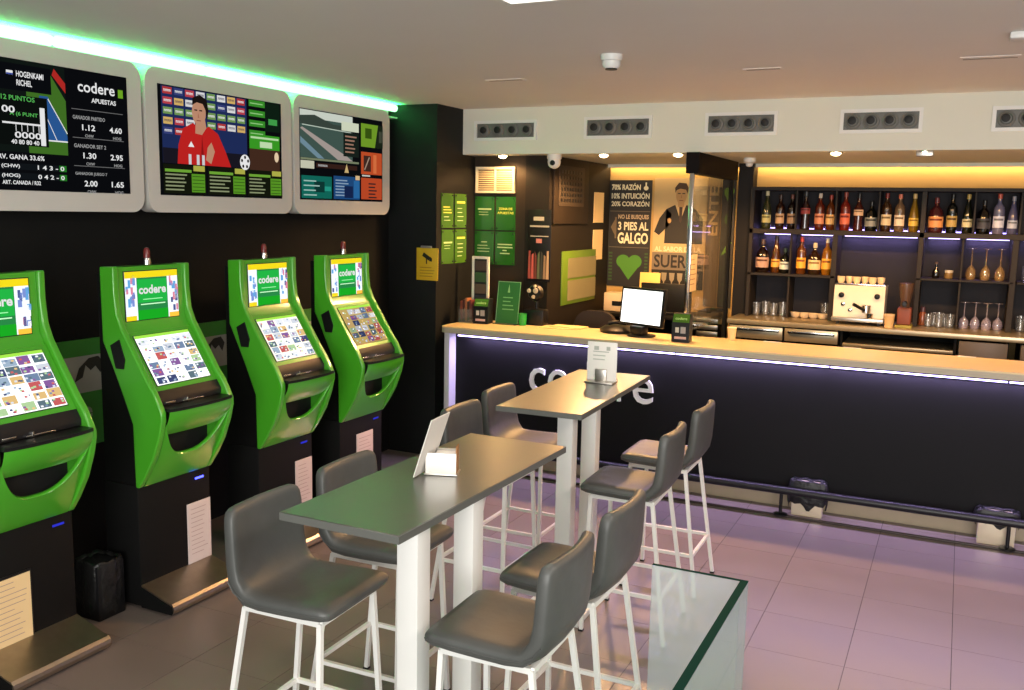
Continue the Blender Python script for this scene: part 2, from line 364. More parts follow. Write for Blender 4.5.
# ---------------------------------------------------------------- downlights
def downlight(x, y, z, label, power, size=0.034, glow=True):
    t = thing('downlight', label, 'downlight', (x, y, z), group='recessed downlights under the bulkhead')
    MB().lathe([(size*1.35, 0), (size*1.35, -0.006), (size*1.02, -0.010)], CHROME, n=20).build('trim_ring', t)
    MB().lathe([(size, -0.0105), (size*0.9, -0.016), (size*0.65, -0.023), (size*0.2, -0.027)], LAMPW, n=16).build('bulb', t)
    l = bpy.data.lights.new('downlight_lamp', 'SPOT'); l.energy = power; l.color = (1.0, 0.54, 0.21); l.spot_size = math.radians(164); l.spot_blend = 0.3; l.shadow_soft_size = 0.05
    lo = bpy.data.objects.new('downlight_lamp', l); COL.objects.link(lo); lo.location = (0, 0, -0.05); lo.parent = t
for x, y, lb in ((-3.26, 6.57, 'recessed downlight above the louvre grille'), (-2.43, 6.57, 'bright recessed downlight beside the white security camera'), (-1.87, 6.57, 'bright recessed downlight next to the glass partition beam'),
                 (-0.80, 6.57, 'recessed downlight above the bar aisle, before the coffee machine'), (-0.26, 6.57, 'recessed downlight in front of the wine glass bay'), (0.42, 6.57, 'recessed downlight farthest from the glass partition')):
    downlight(x, y, ZS, lb, 120 if 'bright' in lb else 18 if 'louvre' in lb else 48)
t = thing('wall_cove_light', 'warm strip light behind a slim valance along the ochre wall', 'light strip', (0, YB, ZS))
MB().box(XB+0.01, -0.10, -0.028, XR, -0.085, 0, SOFF).build('valance', t)
MB().box(XB+0.02, -0.05, -0.012, XR-0.02, -0.03, -0.004, emat('warm_cove_strip', (1.0, 0.62, 0.22), 4)).build('led_strip', t)
for k in range(4):
    l = bpy.data.lights.new('cove_lamp', 'AREA'); l.shape = 'RECTANGLE'; l.size = 1.44; l.size_y = 0.03; l.energy = 3.4; l.color = (1.0, 0.68, 0.32)
    lo = bpy.data.objects.new('cove_lamp', l); COL.objects.link(lo); lo.location = (-2.2+k*1.45, -0.04, -0.016); lo.parent = t
tag(MB().box(-0.31, 6.54, ZS-0.035, -0.21, 6.57, ZS, STEEL, 0.004).build('ceiling_bracket'), 'small steel bracket under the bulkhead edge', 'bracket')
t = thing('dome_camera', 'white security dome camera on the bulkhead beside the grille', 'camera', (-2.83, 6.58, ZS))
MB().lathe([(0.055, 0), (0.055, -0.03), (0.048, -0.04)], WHITEM, n=20).build('mount', t)
dm = MB().lathe([(0.047, -0.035), (0.05, -0.055), (0.045, -0.082), (0.028, -0.1), (0.006, -0.107)], WHITEM, n=20).build('dome', t)
MB().lathe([(0.02, 0), (0.02, 0.008), (0.012, 0.011)], BLACKP, n=14, T=Matrix.Translation((0.006, -0.043, -0.065)) @ Matrix.Rotation(PI/2, 4, 'X')).build('lens', dm)
t = thing('partition_sensor', 'small white sensor above the glass partition post', 'sensor', (-1.49, 7.18, ZS))
MB().lathe([(0.045, 0), (0.045, -0.03), (0.03, -0.04)], WHITEM, n=16).build('base', t)
MB().lathe([(0.028, -0.041), (0.024, -0.06), (0.008, -0.066)], PAPER, n=14).build('lens', t)

# ================================================================ WALL SCREENS
WHT = E_(235, 235, 235, 0.95); BLK = E_(10, 11, 14, 1.0)
def tv(y0, y1, sy0, sy1, label):
    t = thing('wall_screen', label, 'screen', (-3.85, (y0+y1)/2, 1.86))
    cy = (y0+y1)/2
    MB().prism(rrect(y0-cy, 0, y1-cy, 0.75, 0.075, 8), 'x', -0.09, 0, TVB, smooth=True).build('housing', t)
    MB().box(-0.149, -0.2, 0.25, -0.09, 0.2, 0.55, BLACKP).build('wall_bracket', t)
    s = MB().box(0.0, sy0-cy, 0.092, 0.003, sy1-cy, 0.668, BLK).build('display', t)
    return s, Canvas((0.003, sy0-cy, 0.092), (0, 1, 0), (0, 0, 1)), sy1-sy0, 0.576
# screen with tennis scores
s, c, w, h = tv(2.42, 3.575, 2.50, 3.482, 'wall screen showing a tennis court and a betting odds list')
g1, bl = E_(70, 120, 40), E_(45, 95, 160)
c.k, c.q = 0.64, 0.2232
c.rect(-0.3, 0.17, 0.62, 0.575, E_(18, 26, 22)); c.poly([(0.30, 0.17), (0.62, 0.17), (0.62, 0.42), (0.50, 0.53), (0.30, 0.53)], g1, 1)
c.poly([(0.40, 0.23), (0.62, 0.23), (0.62, 0.26), (0.47, 0.43), (0.40, 0.43)], bl, 2)
c.line(0.36, 0.232, 0.62, 0.232, 0.006, WHT, 3); c.line(0.47, 0.42, 0.62, 0.27, 0.006, WHT, 3); c.line(0.45, 0.34, 0.53, 0.235, 0.005, WHT, 3)
c.poly([(0.51, 0.53), (0.62, 0.455), (0.62, 0.50), (0.53, 0.56)], E_(190, 45, 40), 3)
c.rect(0.0, 0.44, 0.50, 0.555, E_(12, 14, 18), 4); c.rect(0.15, 0.505, 0.20, 0.523, WHT, 5); c.rect(0.15, 0.505, 0.20, 0.512, E_(60, 80, 170), 6)
c.text(0.225, 0.50, 0.215, 0.026, 'HOGENKAMI', WHT, 5); c.text(0.225, 0.462, 0.12, 0.026, 'RICHEL', WHT, 5)
c.rect(0.0, 0.20, 0.46, 0.42, E_(14, 18, 16), 4)
c.text(0.10, 0.395, 0.26, 0.022, '12 PUNTOS', E_(90, 190, 90), 5); c.text(0.16, 0.325, 0.22, 0.022, 'A (6 PUNT', E_(90, 190, 90), 5)
c.rect(0.395, 0.205, 0.435, 0.375, WHT, 6); c.rect(0.10, 0.292, 0.40, 0.300, WHT, 6)
for k in range(5): c.rect(0.20+k*0.045, 0.262, 0.205+k*0.045, 0.292, WHT, 6)
c.text(0.19, 0.232, 0.21, 0.028, '0000', WHT, 6); c.text(0.16, 0.205, 0.22, 0.02, '40 80 80 40', WHT, 6); c.text(0.10, 0.34, 0.10, 0.03, '00', WHT, 6)
c.text(0.06, 0.137, 0.36, 0.022, 'RV. GANA 33.6%', WHT, 1)
for k, (nm, sc) in enumerate((('(CHW)', '1 4 3 - 0'), ('(HOG)', '0 4 2 - 0'))):
    c.rect(0.02, 0.092-k*0.042, 0.60, 0.120-k*0.042, E_(20, 24, 28), 0); c.text(0.08, 0.096-k*0.042, 0.14, 0.020, nm, WHT, 1); c.text(0.36, 0.096-k*0.042, 0.22, 0.020, sc, WHT, 2)
    c.rect(0.54, 0.092-k*0.042, 0.60, 0.120-k*0.042, E_(40, 130, 40), 1)
c.text(0.08, 0.026, 0.30, 0.018, 'ART. CANADA / R32', WHT, 1)
c.k, c.q = 1.0, 0.0
c.text(0.69, 0.475, 0.215, 0.052, 'codere', WHT, 1, 0.012); c.rect(0.925, 0.47, 0.955, 0.51, E_(120, 180, 40), 1); c.text(0.765, 0.43, 0.145, 0.022, 'APUESTAS', WHT, 1, 0.02)
for k, (hd, a, b) in enumerate((('GANADOR PARTIDO', '1.12', '4.60'), ('GANADOR SET 2', '1.30', '2.95'), ('GANADOR JUEGO 7', '2.00', '1.65'))):
    z = 0.345-k*0.133
    c.rect(0.65, z+0.045, 0.95, z+0.048, E_(120, 120, 120), 1); c.text(0.655, z, 0.185, 0.018, hd, E_(170, 170, 170), 1)
    c.text(0.705, z-0.05, 0.075, 0.028, a, WHT, 1, 0.02); c.text(0.865, z-0.05, 0.075, 0.028, b, WHT, 1, 0.02)
    c.text(0.72, z-0.082, 0.05, 0.014, 'CHW', E_(170, 170, 170), 1); c.text(0.885, z-0.082, 0.05, 0.014, 'HOG', E_(170, 170, 170), 1)
c.build('picture', s)
# screen with the interview
s, c, w, h = tv(3.602, 4.765, 3.684, 4.664, 'wall screen showing a person in a red jacket at an interview')
c.rect(0.02, 0.17, 0.67, 0.57, E_(34, 48, 96))
pal = [(190, 60, 60), (235, 235, 235), (230, 190, 110), (200, 70, 80), (240, 240, 240), (60, 70, 130), (120, 160, 90)]
random.seed(3)
for r in range(5):
    for k in range(8):
        q = pal[(r*3+k*5+r*k) % 7]
        if r == 4 and k > 2: continue
        c.rect(0.03+k*0.08, 0.53-r*0.052, 0.095+k*0.08, 0.566-r*0.052, E_(*q), 1)
        c.text(0.037+k*0.08, 0.542-r*0.052, 0.05, 0.012, 'mmmm', E_(70, 60, 90) if sum(q) > 400 else WHT, 2)
sk, hr, rd = E_(205, 150, 120), E_(30, 22, 20), E_(205, 38, 36)
c.rect(0.02, 0.17, 0.67, 0.25, E_(28, 26, 36), 2)
c.poly([(0.12, 0.17), (0.13, 0.27), (0.165, 0.36), (0.24, 0.395), (0.30, 0.36), (0.36, 0.385), (0.43, 0.35), (0.49, 0.25), (0.53, 0.17)], rd, 3)
c.poly([(0.255, 0.34), (0.26, 0.42), (0.33, 0.42), (0.34, 0.375), (0.305, 0.335)], sk, 4)
c.ell(0.285, 0.455, 0.052, 0.072, sk, 5); c.poly([(0.235, 0.49), (0.24, 0.53), (0.29, 0.55), (0.345, 0.53), (0.358, 0.47), (0.345, 0.41), (0.335, 0.47), (0.315, 0.503), (0.27, 0.508)], hr, 6)
c.rect(0.25, 0.462, 0.272, 0.469, hr, 7); c.rect(0.287, 0.462, 0.309, 0.469, hr, 7); c.poly([(0.274, 0.425), (0.286, 0.425), (0.278, 0.455)], E_(180, 120, 95), 7); c.rect(0.265, 0.408, 0.297, 0.413, E_(150, 80, 75), 7)
c.poly([(0.29, 0.17), (0.305, 0.335), (0.32, 0.17)], E_(150, 24, 26), 4); c.poly([(0.20, 0.265), (0.245, 0.265), (0.222, 0.295)], WHT, 4)
c.poly([(0.33, 0.20), (0.37, 0.18), (0.40, 0.25), (0.375, 0.30), (0.345, 0.27)], sk, 5)
for x in (0.20, 0.26, 0.30): c.rect(x, 0.17, x+0.02, 0.225, E_(225, 225, 230), 5)
c.ell(0.645, 0.205, 0.042, 0.045, WHT, 5)
for a in range(5): c.ell(0.645+0.027*math.cos(a*1.257+0.3), 0.205+0.029*math.sin(a*1.257+0.3), 0.010, 0.011, hr, 6, 5)
c.rect(0.69, 0.13, 0.96, 0.29, E_(72, 46, 34)); c.ell(0.93, 0.25, 0.02, 0.03, E_(250, 220, 180), 2)
for k in range(4): c.rect(0.69, 0.535-k*0.058, 0.83, 0.572-k*0.058, E_(60, 150, 45), 1); c.rect(0.70, 0.55-k*0.058, 0.81, 0.556-k*0.058, E_(160, 220, 140), 2)
c.rect(0.83, 0.40, 0.965, 0.57, E_(16, 34, 22), 1); c.rect(0.86, 0.44, 0.94, 0.475, E_(70, 170, 80), 2)
c.rect(0.69, 0.29, 0.96, 0.375, E_(62, 165, 40), 1); c.rect(0.70, 0.35, 0.95, 0.362, E_(200, 240, 180), 2); c.rect(0.78, 0.30, 0.89, 0.335, E_(210, 240, 190), 2)
for k in range(3):
    x = 0.02+k*0.325
    c.rect(x, 0.01, x+0.31, 0.165, E_(22, 26, 14), 1); c.rect(x+0.01, 0.125, x+0.20, 0.14, E_(120, 180, 60), 2); c.rect(x+0.215, 0.135, x+0.30, 0.165, E_(190, 190, 80), 2)
    c.lines(x+0.012, 0.115, x+0.18, 5, 0.02, 0.008, E_(150, 160, 120), 2); c.rect(x+0.20, 0.02, x+0.30, 0.12, E_(95, 160, 40), 2)
    for j in range(5): c.rect(x+0.205, 0.028+j*0.019, x+0.295, 0.032+j*0.019, E_(50, 90, 25), 3)
c.build('picture', s)
# screen with the race track
s, c, w, h = tv(4.79, 5.882, 4.843, 5.783, 'wall screen showing a grey race track and orange tiles')
c.rect(0.0, 0.27, 0.57, 0.57, E_(70, 92, 84)); c.rect(0.0, 0.52, 0.57, 0.57, E_(220, 228, 215), 1); c.poly([(0, 0.48), (0, 0.53), (0.15, 0.545), (0.35, 0.50), (0.57, 0.50), (0.57, 0.45), (0.2, 0.475)], E_(62, 74, 66), 2)
c.poly([(0.0, 0.45), (0.02, 0.46), (0.5, 0.30), (0.57, 0.27), (0.40, 0.27)], E_(178, 165, 158), 3); c.poly([(0.0, 0.36), (0.0, 0.40), (0.25, 0.27), (0.18, 0.27)], E_(120, 150, 165), 3)
c.line(0.02, 0.475, 0.55, 0.462, 0.006, E_(200, 215, 200), 3); c.rect(0.44, 0.47, 0.64, 0.53, E_(225, 232, 205), 4); c.rect(0.46, 0.30, 0.64, 0.46, E_(26, 36, 30), 4)
c.lines(0.48, 0.44, 0.62, 5, 0.026, 0.01, E_(170, 130, 110), 5); c.rect(0.0, 0.255, 0.64, 0.268, E_(130, 140, 110), 4); c.rect(0.0, 0.20, 0.14, 0.25, E_(215, 215, 190), 4)
c.rect(0.16, 0.21, 0.62, 0.24, E_(58, 34, 28), 3); c.text(0.18, 0.218, 0.10, 0.014, '0000000', E_(200, 200, 200), 5); c.poly([(0.47, 0.19), (0.52, 0.19), (0.495, 0.25)], E_(220, 190, 130), 5)
c.rect(0.01, 0.01, 0.33, 0.155, E_(20, 110, 96), 1); c.rect(0.14, 0.05, 0.25, 0.12, E_(16, 60, 55), 2); c.rect(0.25, 0.06, 0.32, 0.09, E_(40, 160, 140), 3); c.lines(0.03, 0.125, 0.2, 4, 0.03, 0.008, E_(170, 210, 200), 3)
c.rect(0.35, 0.01, 0.65, 0.165, E_(34, 78, 130), 1); c.lines(0.37, 0.14, 0.52, 6, 0.02, 0.008, E_(150, 175, 200), 2); c.rect(0.47, 0.02, 0.57, 0.10, E_(24, 40, 80), 3); c.rect(0.58, 0.02, 0.65, 0.14, E_(45, 110, 170), 2); c.rect(0.60, 0.145, 0.65, 0.175, E_(235, 200, 150), 3)
c.rect(0.67, 0.38, 0.94, 0.54, E_(120, 165, 45), 1); c.rect(0.72, 0.44, 0.80, 0.51, E_(60, 90, 20), 2); c.poly([(0.84, 0.38), (0.94, 0.38), (0.94, 0.54), (0.88, 0.54)], E_(30, 40, 26), 2); c.rect(0.89, 0.42, 0.93, 0.50, E_(70, 75, 60), 3)
c.rect(0.67, 0.19, 0.93, 0.345, E_(205, 84, 44), 1); c.rect(0.70, 0.21, 0.79, 0.32, E_(70, 44, 36), 2); c.line(0.71, 0.22, 0.77, 0.31, 0.012, E_(180, 150, 130), 3); c.rect(0.82, 0.20, 0.86, 0.33, E_(230, 120, 70), 2)
c.rect(0.67, 0.015, 0.93, 0.165, E_(200, 78, 42), 1); c.lines(0.76, 0.13, 0.88, 5, 0.024, 0.01, E_(60, 40, 40), 2); c.rect(0.68, 0.175, 0.78, 0.185, E_(220, 220, 210), 2)
c.build('picture', s)

# ---------------------------------------------------------------- wall graphic behind the terminals
gs = mat('graphic_green', (0.03, 0.22, 0.024), 0.5, var=0.08); gw = mat('graphic_grey', (0.36, 0.37, 0.34), 0.6, var=0.25, scale=5); gk = mat('graphic_ink', (0.02, 0.022, 0.02), 0.6)
t = thing('wall_graphic', 'long green and grey printed band on the black wall', 'wall graphic', (XW, 4.0, 0.6))
MB().box(0, -2.2, 0.06, 0.010, 1.85, 0.34, gs).build('lower_band', t)
MB().box(0, -2.2, 0.34, 0.010, 1.85, 0.53, gw).build('picture_band', t)
MB().box(0, -2.2, 0.53, 0.012, 1.85, 0.615, gs).build('upper_band', t)
gt = mat('graphic_letters', (0.30, 0.36, 0.28), 0.6)
for yy in (-0.91, -0.02, 0.72, 1.45):
    a = yy+2.2+0.12
    c = Canvas((0.010, -2.2, 0), (0, 1, 0), (0, 0, 1)); c.text(yy+2.2-0.18, 0.205, 0.40, 0.085, 'codere', gt, 1, 0.02); c.build('printed_word', t)
    c = Canvas((0.010, -2.2, 0), (0, 1, 0), (0, 0, 1)); c.poly([(a, 0.40), (a+0.03, 0.47), (a+0.09, 0.515), (a+0.15, 0.52), (a+0.18, 0.48), (a+0.16, 0.43), (a+0.13, 0.47), (a+0.10, 0.45), (a+0.07, 0.48), (a+0.05, 0.42)], gk, 1); c.build('printed_figure', t)
    c = Canvas((0.010, -2.2, 0), (0, 1, 0), (0, 0, 1)); c.poly([(a-0.06, 0.36), (a-0.045, 0.44), (a-0.03, 0.36)], gk, 1); c.build('printed_figure', t)

# ================================================================ BETTING TERMINALS
EDEF[0] = 1.35
YL, OR_ = E_(250, 225, 30, 1.0), E_(240, 180, 60)
def make_terminal(seed):
    rng = random.Random(seed)
    w = 0.46; hw = w/2
    t = thing('betting_terminal', '', 'betting terminal', (-3.365, 0, 0))
    # black lower cabinet
    MB().box(-0.22, -hw, 0.012, 0.0, hw, 0.60, BLACKM, 0.006).build('cabinet', t)
    MB().prism([(-0.22, 0.60), (-0.02, 0.60), (-0.02, 0.90), (-0.19, 1.26), (-0.19, 1.58), (-0.22, 1.58)], 'y', -hw+0.012, hw-0.012, BLACKM).build('rear_housing', t)
    # side panels of the green shell
    prof = [(-0.008, 0.593), (-0.012, 0.893), (-0.07, 1.03), (-0.125, 1.15), (-0.184, 1.27), (-0.186, 1.614), (-0.098, 1.618), (-0.098, 1.50), (-0.088, 1.40), (-0.062, 1.335), (-0.02, 1.27), (0.09, 1.10), (0.125, 1.055), (0.155, 1.00), (0.172, 0.965), (0.172, 0.93), (0.155, 0.86), (0.115, 0.755), (0.06, 0.66), (0.012, 0.593)]
    for sgn in (-1, 1):
        a, b = (-hw-0.004, -hw+0.028) if sgn < 0 else (hw-0.028, hw+0.004)
        o = MB().prism(prof, 'y', a, b, GREEN).build('side_panel', t, sharp=50)
        bv = o.modifiers.new('bevel', 'BEVEL'); bv.width = 0.007; bv.segments = 3; bv.limit_method = 'ANGLE'; bv.angle_limit = math.radians(50)
        MB().prism([(-0.128, 1.255), (-0.072, 1.285), (-0.040, 1.195), (-0.050, 1.15), (-0.098, 1.15)], 'y', (a-0.006) if sgn < 0 else b, a if sgn < 0 else b+0.006, BLACKP).build('card_reader', t)
    i = hw-0.03
    # upper and lower bezels
    MB().prism([(-0.18, 1.612), (-0.115, 1.612), (-0.108, 1.36), (-0.075, 1.305), (-0.18, 1.305)], 'y', -i, i, GREEN).build('upper_bezel', t)
    MB().prism([(-0.15, 1.31), (-0.072, 1.308), (0.095, 1.052), (-0.02, 1.0)], 'y', -i, i, GREEN).build('lower_bezel', t)
    # upper display
    n = Vector((0.0, 0, 0)); A = Vector((-0.108, 0, 1.36)); B = Vector((-0.115, 0, 1.612)); d = (B-A).normalized(); nn = Vector((d.z, 0, -d.x))
    def panel(A, d, nn, u0, u1, v0, v1, name, m):
        mb = MB(); q = [A+d*v+Vector((0, u, 0)) for u, v in ((u0, v0), (u1, v0), (u1, v1), (u0, v1))]
        vs = [p-nn*0.004 for p in q]+[p+nn*0.003 for p in q]
        mb.add(vs, [(0, 1, 2, 3), (7, 6, 5, 4), (0, 4, 5, 1), (1, 5, 6, 2), (2, 6, 7, 3), (3, 7, 4, 0)], m)
        o = mb.build(name, t); return o, Canvas(A+d*v0+Vector((0, u0, 0))+nn*0.003, (0, 1, 0), d), u1-u0, v1-v0
    o, c, W_, H_ = panel(A, d, nn, -0.165, 0.165, -0.005, 0.232, 'upper_display', BLACKP)
    c.rect(0.004, 0.004, W_-0.004, H_-0.004, E_(225, 232, 240))
    c.rect(0.004, H_-0.034, W_-0.004, H_-0.004, YL, 1); c.rect(0.004, 0.004, 0.065, 0.026, YL, 1); c.rect(W_-0.065, 0.004, W_-0.004, 0.026, OR_, 1)
    for k in range(30):
        x = 0.006+rng.random()*0.045 + (0 if k % 2 else W_-0.066); y = 0.03+rng.random()*0.15
        c.rect(x, y, x+0.012+rng.random()*0.008, y+0.02+rng.random()*0.02, E_(*rng.choice([(110, 130, 190), (70, 80, 130), (240, 240, 245), (200, 120, 140), (90, 150, 200)])), 1)
    c.rect(0.072, 0.004, W_-0.072, H_-0.034, E_(36, 120, 62), 2); c.rect(0.072, 0.004, W_-0.072, 0.05, E_(22, 150, 30), 3)
    c.rect(0.076, 0.085, W_-0.076, H_-0.042, E_(30, 160, 60), 3)
    c.text(0.082, 0.125, W_-0.164, 0.042, 'codere', WHT, 4, 0.03); c.rect(0.105, 0.098, W_-0.105, 0.102, E_(150, 230, 160), 4); c.rect(0.09, 0.074, W_-0.09, 0.079, E_(190, 240, 190), 4)
    c.build('picture', o)
    # touch screen on the slope
    A = Vector((0.095, 0, 1.052)); B = Vector((-0.072, 0, 1.308)); d = (B-A).normalized(); nn = Vector((d.z, 0, -d.x))
    o, c, W_, H_ = panel(A, d, nn, -0.17, 0.17, 0.022, 0.288, 'touch_screen', BLACKP)
    c.rect(0.003, 0.003, W_-0.003, H_-0.003, E_(*((244, 246, 246), (244, 246, 246), (248, 240, 225), (215, 185, 110))[seed], (1.5, 1.5, 1.4, 0.8)[seed])); c.rect(0.003, H_-0.018, W_-0.003, H_-0.003, E_(150, 210, 70), 1)
    pl = [(60, 70, 110), (110, 130, 160), (200, 205, 215), (150, 170, 190), (215, 180, 120), (130, 90, 150), (90, 110, 120), (190, 90, 90), (225, 228, 235), (245, 245, 245), (170, 200, 150)]
    for r in range(6):
        for k in range(5):
            x0 = 0.008+k*0.066; y0 = 0.008+r*0.040
            if rng.random() < 0.88: c.rect(x0+0.006*rng.random(), y0, x0+0.056+0.010*rng.random(), y0+0.029+0.010*rng.random(), E_(*rng.choice(pl), 0.8 if seed == 3 else 1.2), 1)
            for q in range(4):
                xx = x0+rng.random()*0.045; yy = y0+rng.random()*0.024
                c.rect(xx, yy, xx+0.012, yy+0.008, E_(*rng.choice(pl)), 2)
    c.build('picture', o)
    # black deck with keys, and shelf
    MB().prism([(-0.02, 1.0), (0.092, 1.056), (0.12, 1.012), (0.12, 0.985), (-0.02, 0.96)], 'y', -i, i, BLACKP).build('deck', t)
    k = MB(); k.box(0.115, -0.16, 0.992, 0.126, -0.10, 1.002, CHROME, 0.002); k.build('card_slot', t)
    k = MB(); k.box(0.118, -0.06, 0.988, 0.13, 0.07, 0.994, CHROME, 0.001); k.box(0.118, -0.035, 0.982, 0.132, -0.028, 1.006, CHROME, 0.001); k.build('ticket_slot', t)
    N = 24; arc = [(-i+2*i*j/N) for j in range(N+1)]
    bul = lambda y: math.sqrt(max(0, 1-(abs(y)/(hw+0.02))**2.6))
    pts = [(0.10, -i)]+[(0.150+0.062*bul(y), y) for y in arc]+[(0.10, i)]
    MB().prism(pts, 'z', 0.968, 0.982, BLACKP).build('shelf', t)
    # tray face under the shelf
    P_ = []
    for r in range(7):
        f = r/6; P_.append([(0.150+0.058*bul(y)-0.060*f*f-0.01*f, y, 0.968-0.118*f) for y in arc])
    MB().grid(P_, GREEN).build('tray_face', t)
    MB().box(0.0005, -i, 0.62, 0.022, i, 0.93, VH).build('pocket', t)
    # curved apron with U-shaped rim
    rim = lambda y: 0.728+0.205*min(1, (abs(y)/(hw-0.02)))**2.9
    def outx(y, z):
        f = max(0, min(1, (z-0.593)/0.34)); return 0.010+(0.150*f**0.85)*(0.72+0.28*bul(y))+0.045*f*bul(y)
    outer = []; inner = []
    for r in range(11):
        f = r/10; outer.append([(outx(y, 0.593+(rim(y)-0.593)*f), y, 0.593+(rim(y)-0.593)*f) for y in arc])
        inner.append([(outx(y, 0.593+(rim(y)-0.593)*f)-0.028, y, 0.597+(rim(y)-0.593)*f-0.004*f) for y in arc])
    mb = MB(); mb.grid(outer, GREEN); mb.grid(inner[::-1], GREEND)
    mb.grid([outer[-1], [(p[0]-0.004, p[1], p[2]+0.007) for p in outer[-1]], [(p[0]-0.018, p[1], p[2]+0.009) for p in outer[-1]], inner[-1]], GREEN)
    mb.build('apron', t, sharp=60)
    # kick plate wedge
    nose = [(0.0, 0.012), (0.0, 0.118), (0.165, 0.066), (0.190, 0.062), (0.203, 0.050), (0.206, 0.034), (0.200, 0.018), (0.192, 0.012)]
    kp = MB().prism(nose, 'y', -hw, hw, PLATE).build('kick_plate', t, sharp=20)
    for sgn in (-1, 1):
        y0 = sgn*hw; MB().prism([(0.0, 0.010), (0.0, 0.110), (0.16, 0.060), (0.195, 0.050), (0.198, 0.02), (0.19, 0.010)], 'y', y0, y0+sgn*0.003, BLACKM).build('end_cap', kp)
    # notice in its frame and the blue status light
    n0, n1, m0, m1 = ((-0.215, 0.018, 0.075, 0.405), (0.068, 0.225, 0.118, 0.428), (0.075, 0.225, 0.150, 0.450), (-0.06, 0.12, 0.165, 0.482))[seed]
    f = MB().box(0.0005, n0, m0, 0.006, n1, m1, BLACKP if seed == 0 else PAPERP, 0.001).build('notice_frame', t)
    c = Canvas((0.006, n0, m0), (0, 1, 0), (0, 0, 1)); W_, H_ = n1-n0, m1-m0; c.rect(0.008, 0.010, W_-0.008, H_-0.010, PAPERP if seed else PAPERW); c.lines(0.02, H_-0.03, W_-0.02, 11, 0.023, 0.003, D_(165, 138, 134), 1)
    c.build('notice', f)
    MB().box(0.0005, 0.13, 0.543, 0.004, 0.185, 0.552, emat('status_blue', (0.05, 0.06, 1.0), 7 if seed == 1 else 0.6) if True else None).build('status_light', t)
    # beacon
    MB().lathe([(0.020, 1.617), (0.020, 1.632), (0.017, 1.648)], CHROME, c=(-0.135, 0, 0), n=14).build('beacon_base', t)
    MB().lathe([(0.016, 1.649), (0.016, 1.680), (0.011, 1.694), (0.003, 1.698)], mat('beacon_red', (0.16, 0.02, 0.02), 0.2), c=(-0.135, 0, 0), n=14).build('beacon_lamp', t)
    return t
for k, (yc, lb) in enumerate(((2.435, 'green betting terminal first in the row, before the black bag bin'), (3.25, 'green betting terminal with a bright blue status light, past the bag bin'), (4.08, 'green betting terminal third in the row, behind the near stools'), (4.82, 'green betting terminal last in the row, beside the dark pillar'))):
    t = make_terminal(k); t.location = (-3.365, yc, 0); t['label'] = lb; t['group'] = 'betting terminals along the black wall'

# ---------------------------------------------------------------- bins
def bag_bin(name, loc, w, d, h, label, body, bagtop, fl=0.07):
    t = thing(name, label, 'bin', loc)
    MB().box(-w/2, -d/2, 0, w/2, d/2, h, body, 0.006).build('body', t)
    rows = []; n = 40; rng = random.Random(hash(label) % 1000 if False else len(label))
    ph = [rng.random()*6 for _ in range(6)]
    prof = [(0.80, h+0.004), (1.0, h+0.016), (1.0+0.6*fl, h+0.006), (1.0+fl, h-0.35*bagtop), (1.0+fl, h-0.7*bagtop), (1.0+0.7*fl, h-bagtop)]
    for r, (k, z) in enumerate(prof):
        row = []
        for j in range(n):
            a = 2*PI*j/n; ca, sa = math.cos(a), math.sin(a)
            q = 1/max(abs(ca)**6+abs(sa)**6, 1e-6)**(1/6)
            wob = 1+0.035*math.sin(5*a+ph[0])+0.025*math.sin(11*a+ph[1]+r)+0.02*math.sin(17*a+ph[2]-r)
            row.append((w/2*k*q*ca*wob, d/2*k*q*sa*wob, z+(0.02*math.sin(4*a+ph[3])+0.014*math.sin(9*a+ph[4]) if r >= 3 else 0.004*math.sin(8*a))*min(1, bagtop/0.1)))
        rows.append(row)
    MB().grid(rows, BAG, wrap=True).build('liner', t, sharp=180)
    return t
bag_bin('waste_bin', (-3.50, 2.90, 0), 0.16, 0.15, 0.26, 'small waste bin with black liner between two green terminals', BLACKP, 0.22)
WB = mat('bin_pale_steel', (0.72, 0.62, 0.45), 0.35, metal=0.3, var=0.1)
bag_bin('foot_bin', (-0.765, 6.042, 0), 0.19, 0.075, 0.22, 'pale box bin under the foot rail, lined to its middle', WB, 0.15, 0.26)
bag_bin('foot_bin', (0.315, 6.042, 0), 0.20, 0.075, 0.20, 'pale box bin under the foot rail, liner only at the rim', WB, 0.075, 0.22)

# ================================================================ TABLES
def make_table(loc, rz, label):
    t = thing('bar_table', label, 'table', loc, rz, 'high bar tables')
    W_, L_ = 0.40, 1.10
    tp = MB().box(-W_/2, -L_/2, 1.026, W_/2, L_/2, 1.05, TOP, 0.0015, 1).build('tabletop', t)
    e = MB(); z0, z1 = 1.0265, 1.0485
    for a0, b0, a1, b1 in ((-W_/2-0.0012, -L_/2-0.0012, W_/2+0.0012, -L_/2), (-W_/2-0.0012, L_/2, W_/2+0.0012, L_/2+0.0012), (-W_/2-0.0012, -L_/2, -W_/2, L_/2), (W_/2, -L_/2, W_/2+0.0012, L_/2)):
        e.box(a0, b0, z0, a1, b1, z1, TOPEDGE)
    e.build('edge_band', tp)
    for y in (-0.165, 0.185):
        MB().box(-0.038, y-0.038, 0.03, 0.038, y+0.038, 1.026, WHITEM, 0.003).build('leg', t)
    MB().box(-0.15, -0.36, 0.0, 0.15, 0.38, 0.03, WHITEM, 0.004).build('base_plate', t)
    return t
make_table((-1.463, 2.543, 0), math.radians(-1.0), 'high dark table with a slanted card, beside the glass balustrade')
make_table((-1.622, 4.163, 0), math.radians(2.2), 'high dark table with an upright card, in front of the bar sign')

